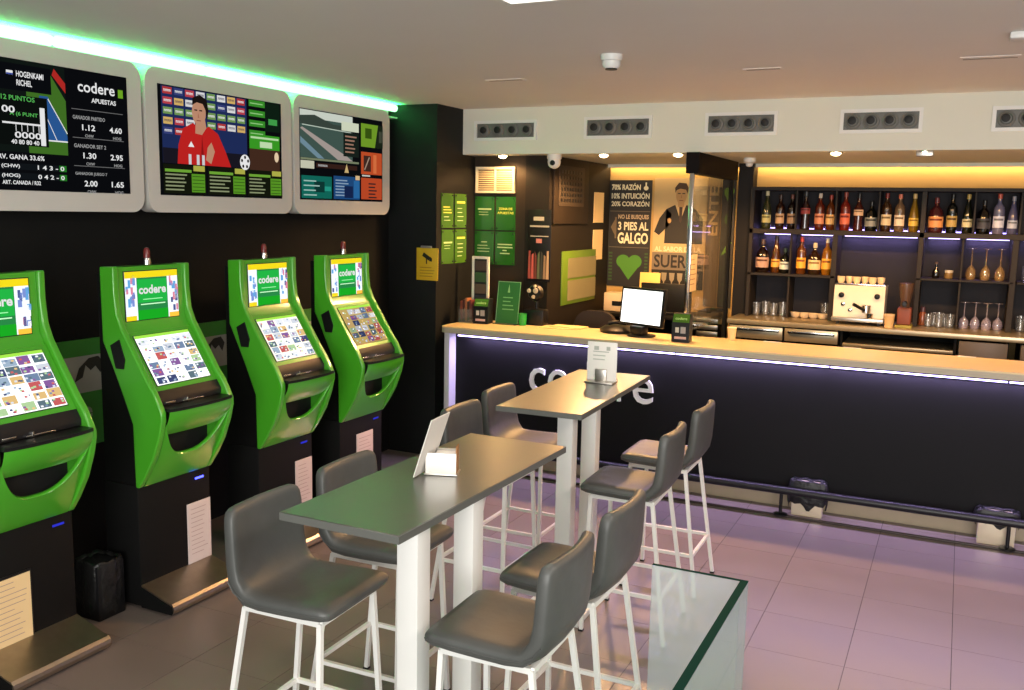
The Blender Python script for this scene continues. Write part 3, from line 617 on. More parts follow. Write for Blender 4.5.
# table card holders
SLAN = D_(225, 222, 215, 0.5); INKG = D_(170, 175, 165)
t = thing('card_holder', 'slanted white menu card in a steel napkin holder on the table', 'menu card', (-1.47, 2.56, 1.0505), math.radians(20))
MB().box(-0.055, -0.035, 0, 0.055, 0.04, 0.006, STEEL, 0.002).build('base', t)
b = MB(); b.box(-0.05, -0.033, 0.006, 0.05, -0.030, 0.075, STEEL); b.box(-0.05, 0.033, 0.006, 0.05, 0.036, 0.075, STEEL); b.build('side_plates', t)
MB().box(-0.022, -0.027, 0.0065, 0.045, 0.03, 0.070, PAPER, 0.003).build('napkins', t)
MB().box(0.046, -0.02, 0.0065, 0.05, 0.025, 0.095, D_(150, 105, 60), 0.001).build('sugar_sachet', t)
cd = MB(); T_ = Matrix.Translation((-0.064, -0.01, 0.0)) @ Matrix.Rotation(math.radians(-14), 4, 'Z') @ Matrix.Rotation(math.radians(18), 4, 'Y')
cd.box(-0.0015, -0.072, 0.004, 0.0015, 0.072, 0.205, SLAN, T=T_); cd.build('card', t)
t = thing('card_holder', 'upright white menu card in a steel clip on the table', 'menu card', (-1.60, 4.40, 1.0505), math.radians(3))
MB().box(-0.075, -0.06, 0, 0.075, 0.045, 0.008, STEEL, 0.003).build('base', t)
cc = MB().box(-0.078, 0.0, 0.008, 0.078, 0.003, 0.205, SLAN, 0.001).build('card', t)
c = Canvas((-0.078, 0.0, 0.008), (1, 0, 0), (0, 0, 1)); c.lines(0.03, 0.15, 0.125, 3, 0.02, 0.005, INKG, 0); c.rect(0.035, 0.155, 0.06, 0.175, INKG, 0); c.rect(0.10, 0.155, 0.12, 0.175, INKG, 0); c.build('print', cc)
MB().box(-0.03, -0.022, 0.008, 0.03, -0.006, 0.068, STEEL, 0.003).build('clip', t)

# ================================================================ STOOLS
def make_stool():
    t = thing('bar_stool', '', 'bar stool', group='grey bar stools at the high tables')
    # shell: stations along the seat and up the back  (x, z, tangent angle deg, thickness, half width)
    st = [(0.205, 0.672, 180, 0.012, 0.165), (0.198, 0.672, 180, 0.038, 0.178), (0.17, 0.672, 180, 0.052, 0.186), (0.10, 0.670, 180, 0.056, 0.188), (0.0, 0.667, 180, 0.056, 0.188), (-0.08, 0.666, 178, 0.056, 0.188), (-0.135, 0.671, 165, 0.056, 0.187),
          (-0.176, 0.690, 138, 0.056, 0.186), (-0.201, 0.722, 110, 0.055, 0.185), (-0.210, 0.765, 96, 0.053, 0.184), (-0.215, 0.83, 94, 0.051, 0.183), (-0.219, 0.90, 93, 0.049, 0.181), (-0.221, 0.928, 93, 0.048, 0.177), (-0.222, 0.942, 93, 0.044, 0.170), (-0.2225, 0.950, 93, 0.034, 0.160), (-0.2228, 0.954, 93, 0.014, 0.148)]
    st = [(x*0.92, z, a, th, hw) for x, z, a, th, hw in st]
    rows = []; n = 32
    for k, (x, z, a, th, hw) in enumerate(st):
        ar = math.radians(a); nx, nz = math.sin(ar), -math.cos(ar)   # outward on the sitter's side
        if nz < 0: nx, nz = -nx, -nz
        nx, nz = math.sin(ar), -math.cos(ar)
        row = []
        for j in range(n):
            q = 2*PI*j/n; cq, sq = math.cos(q), math.sin(q)
            y = hw*math.copysign(abs(cq)**0.30, cq); h = th/2*math.copysign(abs(sq)**(0.5 if k < 8 else 0.36), sq)
            if sq > 0:
                dip = 0.019*max(0, 1-(y/0.15)**2)*max(0, 1-((x+0.03)/0.17)**2) if k < 9 else 0.010*max(0, 1-(y/0.16)**2)
                h -= dip
            wrap = 0.020*(abs(y)/0.19)**2 if k >= 7 else 0.0   # the back wraps forward a little
            row.append((x+nx*h+wrap, y, z+nz*h))
        rows.append(row)
    mb = MB(); mb.grid(rows, LEATHER, wrap=True)
    mb.add(rows[0], [list(range(n))], LEATHER, True); mb.add(rows[-1], [list(range(n))], LEATHER, True)
    sh = mb.build('seat_shell', t, sharp=180)
    # seam of piping along each side edge of the seat
    for s_ in (-1, 1): MB().tube([(x, s_*(hw+0.0005), z) for x, z, a, th, hw in st[1:9]], 0.0022, LEATHER, 6).build('seam', sh)
    fr = MB(); X0, X1, Y_ = -0.145, 0.14, 0.150
    cs = [(X0, -Y_), (X1, -Y_), (X1, Y_), (X0, Y_)]
    for a in range(4): p, q = cs[a], cs[(a+1) % 4]; fr.bar((*p, 0.634), (*q, 0.634), 0.018, 0.018, WHITEM)
    fr.build('seat_frame', t)
    ft = [(-0.232, -0.198), (0.155, -0.190), (0.155, 0.190), (-0.232, 0.198)]
    for p, q in zip(cs, ft):
        lg = MB().bar((*p, 0.634), (*q, 0.004), 0.0165, 0.0165, WHITEM).build('leg', t)
        MB().box(q[0]-0.011, q[1]-0.011, 0, q[0]+0.011, q[1]+0.011, 0.008, BLACKP).build('foot_cap', lg)
    f = (0.634-0.215)/0.63; at = lambda i: (cs[i][0]+(ft[i][0]-cs[i][0])*f, cs[i][1]+(ft[i][1]-cs[i][1])*f, 0.215)
    for a in range(4): MB().bar(at(a), at((a+1) % 4), 0.015, 0.015, WHITEM).build('footrest', t)
    return t
st0 = make_stool()
spots = [(-1.83, 2.335, 2, 'grey stool on the terminal side of the slanted-card table, away from the bar'),
         (-1.865, 2.845, 1, 'grey stool on the terminal side of the slanted-card table, towards the bar'),
         (-1.135, 2.375, 181, 'grey stool on the glass balustrade side of the slanted-card table, away from the bar'),
         (-1.135, 2.87, 179, 'grey stool on the glass balustrade side of the slanted-card table, towards the bar'),
         (-1.29, 3.99, 182, 'grey stool on the bin side of the upright-card table, away from the bar'),
         (-1.30, 4.58, 181, 'grey stool on the bin side of the upright-card table, closest to the bar'),
         (-1.98, 3.95, -1, 'grey stool on the terminal side of the upright-card table, away from the bar'),
         (-2.03, 4.47, 0, 'grey stool on the terminal side of the upright-card table, closest to the bar')]
for k, (x, y, a, lb) in enumerate(spots):
    if k == 0: st0.location = (x, y, 0); st0.rotation_euler = (0, 0, math.radians(a)); st0['label'] = lb
    else: dup(st0, (x, y, 0), math.radians(a), lb)

# ================================================================ GLASS BALUSTRADE
t = thing('glass_balustrade', 'frameless glass balustrade with dark green top edge', 'balustrade', (-0.545, 2.90, 0))
ZG = 0.74
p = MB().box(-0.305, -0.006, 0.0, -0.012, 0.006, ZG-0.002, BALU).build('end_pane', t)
MB().box(-0.305, -0.0062, ZG-0.002, -0.012, 0.0062, ZG, GEDGE).build('top_edge', p)
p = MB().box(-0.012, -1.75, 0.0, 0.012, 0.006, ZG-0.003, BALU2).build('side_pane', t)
MB().box(-0.0122, -1.75, ZG-0.003, 0.0122, 0.0062, ZG, GEDGE).build('top_edge', p)

# ================================================================ BAR COUNTER
BX0, BX1 = -3.45, 2.9; YF = 5.93; YBK = 6.48; YPN = 6.10; ZT = 1.05
t = thing('bar_counter', 'long bar counter with pale wood top and anthracite front', 'bar counter', (0, YPN, 0))
y = lambda v: v-YPN
pts = [(BX0, y(YBK)), (BX0, y(YF)+0.07)]+[(BX0+0.07-0.07*math.cos(a*PI/12), y(YF)+0.07-0.07*math.sin(a*PI/12)) for a in range(1, 7)]+[(BX1, y(YF)), (BX1, y(YBK))]
wt = MB(); wt.prism(pts, 'z', ZT-0.010, ZT, WOOD); wt.build('worktop', t)
MB().prism(pts, 'z', ZT-0.045, ZT-0.010, WOODE).build('worktop_edge', t)
MB().box(BX0+0.05, 0, 0.13, BX1, 0.03, ZT-0.045, BARP).build('front_panel', t)
MB().box(BX0+0.05, 0.07, 0.0, BX1, 0.09, 0.13, KICK).build('toe_kick', t)
MB().box(BX0+0.01, y(6.0), 0.0, BX0+0.055, y(YBK), ZT-0.045, LAV, 0.004).build('end_panel', t)
MB().box(BX0+0.06, 0.03, 0.13, BX1, y(YBK)-0.02, ZT-0.046, BLACKM).build('carcass', t)
x = BX0+0.08; k = 0
for L_ in (0.085, 0.60, 1.0, 1.0, 1.0, 1.0, 1.0, 0.5):
    MB().box(x, -0.014, ZT-0.085, x+L_-0.012, -0.001, ZT-0.078, LED_P).build('led_strip', t)
    if L_ > 0.2:
        l = bpy.data.lights.new('led_lamp', 'AREA'); l.shape = 'RECTANGLE'; l.size = L_-0.02; l.size_y = 0.02; l.energy = 11.5*L_; l.color = (0.62, 0.48, 1.0)
        lo = bpy.data.objects.new('led_lamp', l); COL.objects.link(lo); lo.location = (x+L_/2, -0.024, ZT-0.072); lo.rotation_euler = (0, 0, 0); lo.parent = t
    x += L_
t = thing('bar_sign', 'white raised lettering codere on the bar front', 'sign', (-2.77, YPN, 0.600))
SIGNW = mat('sign_white', (0.85, 0.85, 0.83), 0.35)
xx = 0.0; ws = {'c': 0.145, 'o': 0.178, 'd': 0.172, 'e': 0.168, 'r': 0.108}
for ch in 'codere':
    vs, fs, a0, a1, b0, b1 = text_geo(ch, 0.0, 0.08)
    hh = 0.262 if ch == 'd' else 0.180; wd = ws[ch]-0.022
    mb = MB(); mb.add([(xx+(v.x-a0)/(a1-a0)*wd, -0.012-v.z*0.13, (v.y-b0)/(b1-b0)*hh) for v in vs], fs, SIGNW)
    mb.build('letter', t); xx += ws[ch]+0.004
t = thing('foot_rail', 'black tubular foot rail along the bar base', 'foot rail', (0, 5.94, 0))
MB().tube([(BX0+0.15, 0, 0.172), (BX1, 0, 0.172)], 0.026, mat('black_rail_enamel', (0.010, 0.010, 0.011), 0.35, spec=0.35), 14).build('tube', t)
MB().box(BX0+0.15, -0.012, 0.0, BX1, 0.012, 0.012, mat('floor_channel', (0.035, 0.022, 0.02), 0.5), 0.003).build('floor_channel', t)  # thin dark bar on the floor, directly under the rail
for x in (-2.9, -1.92, -0.915, 0.375, 1.4, 2.4):
    p = MB().tube([(x, 0, 0.012), (x, 0, 0.155)], 0.011, BLACKP, 10).build('post', t)
    MB().lathe([(0.045, 0.012), (0.045, 0.018), (0.02, 0.024)], BLACKP, c=(x, 0, 0), n=18).build('flange', p)

# ---------------------------------------------------------------- things on the counter
def on(name, label, cat, x, yv, rz=0.0, group=None): return thing(name, label, cat, (x, yv, ZT+0.0006), math.radians(rz), group)
t = on('leaflet_rack', 'clear leaflet rack of brown leaflets at the counter end', 'leaflet rack', -3.405, 6.30)
b = MB(); b.box(-0.055, -0.04, 0, 0.055, 0.05, 0.006, CLEAR); b.box(-0.055, -0.042, 0, 0.055, -0.039, 0.10, CLEAR); b.box(-0.058, -0.042, 0, -0.055, 0.05, 0.12, CLEAR); b.box(0.055, -0.042, 0, 0.058, 0.05, 0.12, CLEAR); b.build('rack', t)
for k, q in enumerate(((120, 60, 40), (70, 34, 26), (150, 95, 60), (60, 40, 30), (110, 50, 44))):
    MB().box(-0.05+0.02*k, -0.03, 0.007, -0.033+0.02*k, 0.045, 0.16+0.012*(k % 3), D_(*q), 0.001).build('leaflet', t)
t = on('display_strip', 'tall white-framed strip display behind the leaflet rack', 'display', -3.37, 6.44)
f = MB()
for a0, b0, a1, b1 in ((-0.075, 0, -0.055, 0.50), (0.055, 0, 0.075, 0.50), (-0.055, 0.48, 0.055, 0.50), (-0.055, 0, 0.055, 0.02)): f.box(a0, -0.008, b0, a1, 0.008, b1, D_(235, 228, 205), 0.002)
f.build('frame', t); MB().box(-0.055, 0.0, 0.02, 0.055, 0.006, 0.48, D_(32, 28, 24)).build('backing', t)
for k, q in enumerate(((90, 70, 50), (60, 62, 64), (100, 80, 60), (60, 90, 50), (80, 60, 50))): MB().box(-0.05, -0.006, 0.03+k*0.09, 0.05, -0.0005, 0.105+k*0.09, D_(*q)).build('picture_card', t)
def card_terminal(x, yv, rz, label):
    t = on('ticket_box', label, 'ticket box', x, yv, rz, 'black ticket boxes with green tops')
    MB().prism([(-0.055, 0.0), (0.05, 0.0), (0.05, 0.19), (-0.02, 0.19), (-0.05, 0.13)], 'x', -0.06, 0.06, BLACKP).build('body', t)
    # slanted green header and face print
    c = Canvas((-0.06, -0.05, 0.13), (1, 0, 0), (0, 0.03, 0.06)); c.rect(0.004, 0.004, 0.116, 0.064, GACRY); c.text(0.02, 0.022, 0.08, 0.02, 'codere', D_(170, 215, 120), 1); c.build('header', t)
    c = Canvas((-0.06, -0.053, 0.0), (1, 0, 0), (0, 0, 1)); c.rect(0.02, 0.012, 0.10, 0.038, D_(200, 165, 160), 0); c.rect(0.025, 0.065, 0.05, 0.10, D_(190, 190, 185), 0); c.rect(0.06, 0.06, 0.095, 0.105, D_(150, 150, 150), 0); c.build('face_print', t)
card_terminal(-3.26, 6.28, 4, 'black ticket box with lime top beside the green sign stand')
card_terminal(-1.665, 6.14, 3, 'black ticket box with green top beside the glass partition')
t = on('sign_stand', 'green acrylic sign stand on the counter end', 'sign stand', -3.085, 6.33, 0)
Tn = Matrix.Rotation(math.radians(-9), 4, 'X')
MB().box(-0.095, -0.05, 0, 0.095, 0.06, 0.006, D_(60, 75, 55), 0.002).build('foot', t)
s = MB().box(-0.095, -0.0025, 0.006, 0.095, 0.0025, 0.325, mat('sign_green', (0.045, 0.19, 0.05), 0.2, var=0.1), T=Tn).build('sheet', t)
c = Canvas(Tn @ Vector((-0.095, -0.0025, 0.006)), (1, 0, 0), Tn @ Vector((0, 0, 1)))
for a0, b0, a1, b1 in ((0, 0, 0.005, 0.319), (0.185, 0, 0.19, 0.319), (0, 0.314, 0.19, 0.319)): c.rect(a0, b0, a1, b1, D_(140, 185, 130), 0)
c.poly([(0.085, 0.235), (0.105, 0.235), (0.095, 0.30)], D_(150, 200, 130), 1); c.lines(0.05, 0.20, 0.15, 4, 0.03, 0.008, D_(120, 180, 110), 1); c.build('print', s)
t = on('green_cup', 'small bright green pot beside the sign stand', 'pot', -2.95, 6.33)
MB().lathe([(0.028, 0), (0.034, 0.09), (0.030, 0.09), (0.026, 0.02)], mat('bright_green', (0.01, 0.30, 0.04), 0.3), n=16).build('pot', t)
MB().lathe([(0.0285, 0.081), (0.0285, 0.084)], mat('pot_soil', (0.01, 0.03, 0.01), 0.8), n=14).build('filling', t)
t = on('desk_speaker', 'black desk device with a white-speckled round face', 'device', -2.885, 6.42)
MB().box(-0.075, -0.05, 0, 0.085, 0.06, 0.12, BLACKP, 0.01).build('base', t)
MB().tube([(0.0, 0.02, 0.12), (0.0, 0.02, 0.24)], 0.012, BLACKP).build('stem', t)
h_ = MB().lathe([(0.0, 0.035), (0.05, 0.03), (0.066, 0.0), (0.05, -0.03), (0.0, -0.035)], BLACKP, n=20, T=Matrix.Translation((0, 0.0, 0.245)) @ Matrix.Rotation(PI/2, 4, 'X')).build('head', t)
for a, b, r in ((-0.042, 0.26, 0.018), (0.012, 0.262, 0.022), (-0.005, 0.215, 0.016), (0.005, 0.295, 0.012)):
    MB().lathe([(r, 0.026), (r*0.9, 0.038), (r*0.4, 0.042)], D_(190, 178, 150), n=12, T=Matrix.Translation((a, 0.0, b)) @ Matrix.Rotation(PI/2, 4, 'X')).build('reflector', h_)
for k, (x, yv, rz) in enumerate(((-2.66, 6.34, 6), (-2.60, 6.40, -4))):
    tag(MB().box(-0.13, -0.07, 0, 0.13, 0.07, 0.004+0.002*k, D_(222, 196, 140), 0.001).build('paper_slip'), ['pale paper sheet lying nearer the counter edge', 'pale paper sheet overlapping the counter back'][k], 'paper', 'paper sheets on the counter')
    o = bpy.data.objects['paper_slip' if k == 0 else 'paper_slip.001']; o.location = (x, yv, ZT+0.0006+0.0045*k); o.rotation_euler = (0, 0, math.radians(rz))
# point of sale monitor
t = on('pos_monitor', 'black monitor with a glowing white screen on the counter', 'monitor', -1.985, 6.25, -22)
MB().lathe([(0.10, 0), (0.10, 0.008), (0.05, 0.016)], BLACKP, n=24).build('foot', t)
MB().box(-0.055, -0.07, 0.016, 0.055, 0.0, 0.075, BLACKP, 0.01).build('printer_block', t)
MB().box(-0.025, 0.015, 0.012, 0.025, 0.04, 0.20, BLACKP, 0.004).build('neck', t)
Tn = Matrix.Translation((0, 0, 0.205)) @ Matrix.Rotation(math.radians(-6), 4, 'X')
b = MB().box(-0.195, -0.012, -0.135, 0.195, 0.02, 0.135, BLACKP, 0.006, T=Tn).build('case', t)
MB().box(-0.177, -0.0135, -0.117, 0.177, -0.0122, 0.117, E_(255, 253, 250, 2.2), T=Tn).build('screen', b)
t = on('desk_phone', 'black oval telephone console beside the monitor', 'telephone', -2.20, 6.37, 8)
MB().lathe([(0.0, 0), (0.13, 0), (0.135, 0.022), (0.10, 0.045), (0.0, 0.05)], BLACKP, n=28).build('base', t)
MB().tube([(-0.07, 0.0, 0.060), (-0.02, 0.0, 0.072), (0.06, 0.0, 0.064)], 0.014, BLACKP).build('handset', t)
t = on('paper_cup', 'pale paper cup at the counter back by the partition', 'cup', -1.385, 6.40)
MB().lathe([(0.024, 0), (0.032, 0.085), (0.0335, 0.088), (0.029, 0.084), (0.022, 0.006)], D_(235, 205, 150), n=18).build('cup', t)
MB().lathe([(0.0325, 0.083), (0.034, 0.087), (0.0325, 0.09)], D_(245, 225, 185), n=18).build('rim', t)
for k, (x, lb) in enumerate(((-1.12, 'pale slip on the counter back, before the drawers'), (-0.60, 'pale slip on the counter back, below the coffee machine'), (0.08, 'pale slip on the counter back, below the coupe glasses'))):
    o = tag(MB().box(-0.055, -0.012, 0, 0.055, 0.012, 0.004, PAPER, 0.001).build('counter_slip'), lb, 'slip', 'pale slips on the counter back'); o.location = (x, 6.455, ZT+0.0006)  # flat pale pieces standing in for reflections along the counter's back edge

# ================================================================ PILLAR, ALCOVE AND BOOTH WALLS
t = thing('camera_notice', 'yellow security camera notice on the dark pillar', 'notice', (-3.745, YP, 1.37))
MB().box(0, -0.004, 0, 0.19, 0, 0.245, D_(205, 165, 30), 0.001).build('sheet', t)
c = Canvas((0, -0.004, 0), (1, 0, 0), (0, 0, 1)); k_ = D_(25, 22, 15)
c.poly([(0.05, 0.185), (0.11, 0.15), (0.125, 0.175), (0.065, 0.212)], k_); c.poly([(0.112, 0.148), (0.135, 0.142), (0.14, 0.165), (0.125, 0.178)], k_, 1); c.rect(0.085, 0.125, 0.095, 0.165, k_, 1); c.lines(0.03, 0.10, 0.16, 4, 0.022, 0.006, D_(150, 115, 25), 0); c.build('print', t)
MB().box(0.045, -0.02, 0.245, 0.135, 0, 0.262, D_(120, 120, 115), 0.002).build('clip', t)
# louvre grille
t = thing('louvre_grille', 'white framed louvre grille above the green sheets', 'grille', (-3.555, YA, 2.045))
f = MB(); w_, h_ = 0.345, 0.205
for a0, b0, a1, b1 in ((0, 0, w_, 0.018), (0, h_-0.018, w_, h_), (0, 0.018, 0.018, h_-0.018), (w_-0.018, 0.018, w_, h_-0.018), (w_/2-0.006, 0.018, w_/2+0.006, h_-0.018)): f.box(a0, -0.02, b0, a1, 0, b1, D_(225, 215, 185))
f.build('frame', t); MB().box(0.018, -0.003, 0.018, w_-0.018, 0, h_-0.018, D_(60, 45, 30)).build('back_plate', t)
for k in range(10):
    z = 0.026+k*0.0168
    MB().add([(0.018, -0.016, z), (w_-0.018, -0.016, z), (w_-0.018, -0.004, z+0.011), (0.018, -0.004, z+0.011)], [(0, 1, 2, 3)], D_(205, 190, 155)).build('louvre', t)
# green acrylic sheets
def sheet(name, O, u, w, h, m, lab, style):
    t = thing(name, lab, 'info sheet', O, group='green information sheets by the bar'); uu = Vector(u); nn = uu.cross(Vector((0, 0, 1)))
    mb = MB(); q = [Vector((0, 0, 0)), uu*w, uu*w+Vector((0, 0, h)), Vector((0, 0, h))]
    vs = [p+nn*0.001 for p in q]+[p+nn*0.006 for p in q]
    mb.add(vs, [(0, 1, 2, 3), (7, 6, 5, 4), (0, 4, 5, 1), (1, 5, 6, 2), (2, 6, 7, 3), (3, 7, 4, 0)], m); mb.build('panel', t)
    c = Canvas(nn*0.006, u, (0, 0, 1))
    lt = D_(190, 220, 150); ye = D_(215, 225, 90)
    if style == 0: c.lines(w*0.15, h*0.62, w*0.85, 3, h*0.08, h*0.035, ye, 0); c.lines(w*0.2, h*0.33, w*0.8, 2, h*0.1, h*0.02, lt, 0)
    if style == 1: c.rect(w*0.15, h*0.72, w*0.85, h*0.78, ye, 0); c.lines(w*0.2, h*0.58, w*0.8, 4, h*0.12, h*0.02, lt, 0)
    if style == 2: c.rect(w*0.15, h*0.60, w*0.85, h*0.645, lt, 0); c.lines(w*0.2, h*0.54, w*0.8, 2, h*0.08, h*0.015, lt, 0)
    if style == 3: c.text(w*0.15, h*0.60, w*0.7, h*0.075, 'ZONA DE', ye, 0, 0.03); c.text(w*0.08, h*0.48, w*0.84, h*0.075, 'APUESTAS', ye, 0, 0.03)
    if style == 4: c.rect(w*0.35, h*0.66, w*0.65, h*0.69, lt, 0); c.lines(w*0.15, h*0.58, w*0.85, 3, h*0.09, h*0.02, lt, 0)
    if style == 5: c.rect(w*0.12, h*0.60, w*0.88, h*0.635, lt, 0); c.rect(w*0.1, h*0.51, w*0.9, h*0.545, lt, 0); c.rect(w*0.38, h*0.42, w*0.6, h*0.455, lt, 0); c.rect(w*0.25, h*0.33, w*0.75, h*0.365, lt, 0)
    c.build('print', t)
    for a, b in ((0.08, 0.06), (0.92, 0.06), (0.08, 0.94), (0.92, 0.94)):
        p = uu*(w*a)+Vector((0, 0, h*b))+nn*0.007; MB().box(p.x-0.005, p.y-0.005, p.z-0.005, p.x+0.005, p.y+0.005, p.z+0.005, BLACKP, 0.001).build('stud', t)
U1, U2 = (0, 1, 0), (1, 0, 0)
sheet('info_sheet', (XP, 6.165, 1.768), U1, 0.185, 0.262, GACRY, 'lime sheet with bold yellow lines, upper row beside the pillar edge', 0)
sheet('info_sheet', (XP, 6.375, 1.768), U1, 0.185, 0.262, GACRY, 'lime sheet with spaced lines, upper row by the inner corner', 1)
sheet('info_sheet', (XP, 6.175, 1.492), U1, 0.185, 0.262, GACRY, 'lime sheet in the lower row beside the pillar edge', 2)
sheet('info_sheet', (XP, 6.380, 1.492), U1, 0.185, 0.262, GACRY, 'lime sheet in the lower row by the inner corner', 1)
sheet('info_sheet', (-3.562, YA, 1.752), U2, 0.172, 0.265, GACR, 'green sheet with one thin heading, directly under the grille', 2)
sheet('info_sheet', (-3.375, YA, 1.752), U2, 0.172, 0.265, GACR, 'green sheet reading ZONA DE APUESTAS', 3)
sheet('info_sheet', (-3.562, YA, 1.476), U2, 0.172, 0.265, GACR, 'green sheet with short top line, lower row next to the corner', 4)
sheet('info_sheet', (-3.375, YA, 1.476), U2, 0.172, 0.265, GACR, 'green sheet with four centred lines, below the ZONA sheet', 5)
# dark poster
t = thing('dark_poster', 'narrow black poster with grey lines and red picture strip', 'poster', (-3.085, YA-0.012, 1.36))
MB().box(0, -0.008, 0, 0.20, 0, 0.56, BLACKP, 0.001).build('board', t)
c = Canvas((0, -0.008, 0), (1, 0, 0), (0, 0, 1)); gr = D_(170, 165, 150)
c.rect(0.05, 0.475, 0.14, 0.505, gr); c.rect(0.02, 0.425, 0.185, 0.438, gr); c.rect(0.025, 0.35, 0.18, 0.358, gr); c.rect(0.075, 0.30, 0.125, 0.335, D_(190, 120, 110))
for k, q in enumerate(((150, 70, 60), (190, 90, 80), (110, 50, 40), (90, 100, 70), (60, 60, 50), (150, 120, 90), (200, 160, 120))): c.poly([(0.01+k*0.026, 0.02), (0.034+k*0.026, 0.02), (0.03+k*0.026, 0.24-0.02*(k % 3)), (0.014+k*0.026, 0.24-0.03*(k % 2))], D_(*q), 0)
c.build('print', t)
# side wall of the booth: perforated panel, whiteboard, two sheets
t = thing('perforated_panel', 'dark perforated panel high on the booth side wall', 'panel', (XB, 6.74, 1.81))
MB().box(0, 0, 0, 0.02, 0.74, 0.515, mat('panel_brown', (0.020, 0.014, 0.010), 0.6, var=0.2, spec=0.2), 0.004).build('board', t)
MB().box(0.02, 0.08, 0.14, 0.026, 0.62, 0.46, mat('panel_brown_light', (0.05, 0.038, 0.028), 0.6, var=0.15, spec=0.2), 0.002).build('plate', t)
mb = MB()
for r in range(6):
    for k in range(8): mb.box(0.0262, 0.12+k*0.060, 0.175+r*0.045, 0.030, 0.148+k*0.060, 0.20+r*0.045, BLACKP)
mb.build('holes', t)['kind'] = 'stuff'
t = thing('notice_board', 'lime framed notice board with two sheets on the booth side wall', 'notice board', (XB, 6.96, 1.15))
MB().box(0, 0, 0, 0.012, 0.76, 0.44, mat('lime_frame', (0.11, 0.20, 0.018), 0.45, var=0.08), 0.002).build('board', t)
for z0 in (0.03, 0.215): MB().box(0.012, 0.12, z0, 0.015, 0.76, z0+0.165, mat('board_sheet_%d' % int(z0*100), (0.22, 0.20, 0.11), 0.6, var=0.08)).build('sheet', t)
for k, z in enumerate((1.82, 1.495)):
    o = tag(MB().box(0, 0, 0, 0.004, 0.24, 0.262, PAPERW).build('wall_paper_sheet'), ['warm white sheet, upper one beside the slogan poster', 'warm white sheet, lower one beside the slogan poster'][k], 'paper', 'sheets on the booth side wall'); o.location = (XB, 7.66, z)
# slogan posters
YW = YB-0.002
t = thing('slogan_poster', 'dark slogan poster with white lettering and a green heart', 'poster', (XB+0.003, YW, 1.25))
KB = mat('poster_black', (0.016, 0.016, 0.015), 0.5, var=0.1)
MB().box(0, -0.008, 0, 0.395, 0, 0.95, KB).build('board', t)
c = Canvas((0, -0.008, 0), (1, 0, 0), (0, 0, 1)); cr = D_(228, 222, 190); gn = D_(70, 130, 40)
c.text(0.02, 0.862, 0.27, 0.062, '70% RAZÓN', cr, 0, 0.03); c.ell(0.34, 0.88, 0.022, 0.02, cr, 0); c.rect(0.333, 0.89, 0.346, 0.93, cr, 0)
c.text(0.02, 0.785, 0.355, 0.062, '10% INTUICIÓN', cr, 0, 0.03); c.text(0.02, 0.718, 0.355, 0.055, '20% CORAZÓN', cr, 0, 0.03)
c.rect(0.01, 0.672, 0.385, 0.676, D_(120, 110, 90), 0)
c.poly([(0.02, 0.53), (0.06, 0.60), (0.06, 0.46)], D_(110, 95, 70), 0); c.rect(0.06, 0.43, 0.075, 0.62, D_(110, 95, 70), 0)
c.text(0.09, 0.60, 0.285, 0.045, 'NO LE BUSQUES', D_(185, 165, 135), 1, 0.03); c.text(0.09, 0.505, 0.285, 0.075, '3 PIES AL', cr, 1, 0.03); c.text(0.09, 0.385, 0.285, 0.10, 'GALGO', cr, 1, 0.03)
c.rect(0.01, 0.35, 0.385, 0.354, D_(120, 110, 90), 0)
c.ell(0.15, 0.225, 0.065, 0.06, gn, 0); c.ell(0.26, 0.225, 0.065, 0.06, gn, 1); c.poly([(0.087, 0.215), (0.205, 0.06), (0.323, 0.215), (0.205, 0.25)], gn, 2)
for k in range(9): c.rect(0.012, 0.05+k*0.03, 0.045, 0.066+k*0.03, D_(50, 80, 40), 0); c.rect(0.35, 0.05+k*0.03, 0.38, 0.066+k*0.03, D_(50, 80, 40), 0)
c.build('print', t)
t = thing('portrait_poster', 'tall ochre poster with a figure in a dark suit', 'poster', (-2.488, YW, 1.25))
MB().box(0, -0.008, 0, 0.468, 0, 0.97, mat('poster_ochre', (0.55, 0.40, 0.19), 0.5, var=0.08)).build('board', t)
c = Canvas((0, -0.008, 0), (1, 0, 0), (0, 0, 1)); su, fc = D_(30, 26, 24), D_(176, 140, 92)
c.rect(0, 0, 0.468, 0.165, D_(22, 20, 18)); c.rect(0, 0.165, 0.468, 0.32, D_(120, 108, 92))
c.text(0.02, 0.328, 0.42, 0.045, 'AL SABOR DE LA', D_(235, 215, 180), 0, 0.03); c.text(0.02, 0.185, 0.43, 0.115, 'SUERTE', su, 1, 0.02)
for k in range(6): c.poly([(0.02+k*0.072, 0.14), (0.07+k*0.072, 0.14), (0.065+k*0.072, 0.08), (0.05+k*0.072, 0.06), (0.05+k*0.072, 0.03), (0.04+k*0.072, 0.03), (0.04+k*0.072, 0.06), (0.025+k*0.072, 0.08)], D_(150, 140, 120), 1)
F = lambda pts: [(a_-0.055, b_) for a_, b_ in pts]
c.poly(F([(0.16, 0.40), (0.50, 0.40), (0.50, 0.62), (0.43, 0.70), (0.36, 0.735), (0.24, 0.735), (0.17, 0.70)]), su, 0); c.poly(F([(0.17, 0.70), (0.11, 0.62), (0.065, 0.50), (0.11, 0.47), (0.20, 0.56), (0.22, 0.66)]), su, 0)
c.poly(F([(0.25, 0.735), (0.30, 0.60), (0.345, 0.735)]), D_(205, 180, 130), 1); c.poly(F([(0.285, 0.72), (0.315, 0.72), (0.312, 0.60), (0.30, 0.58), (0.288, 0.60)]), D_(60, 40, 34), 2)
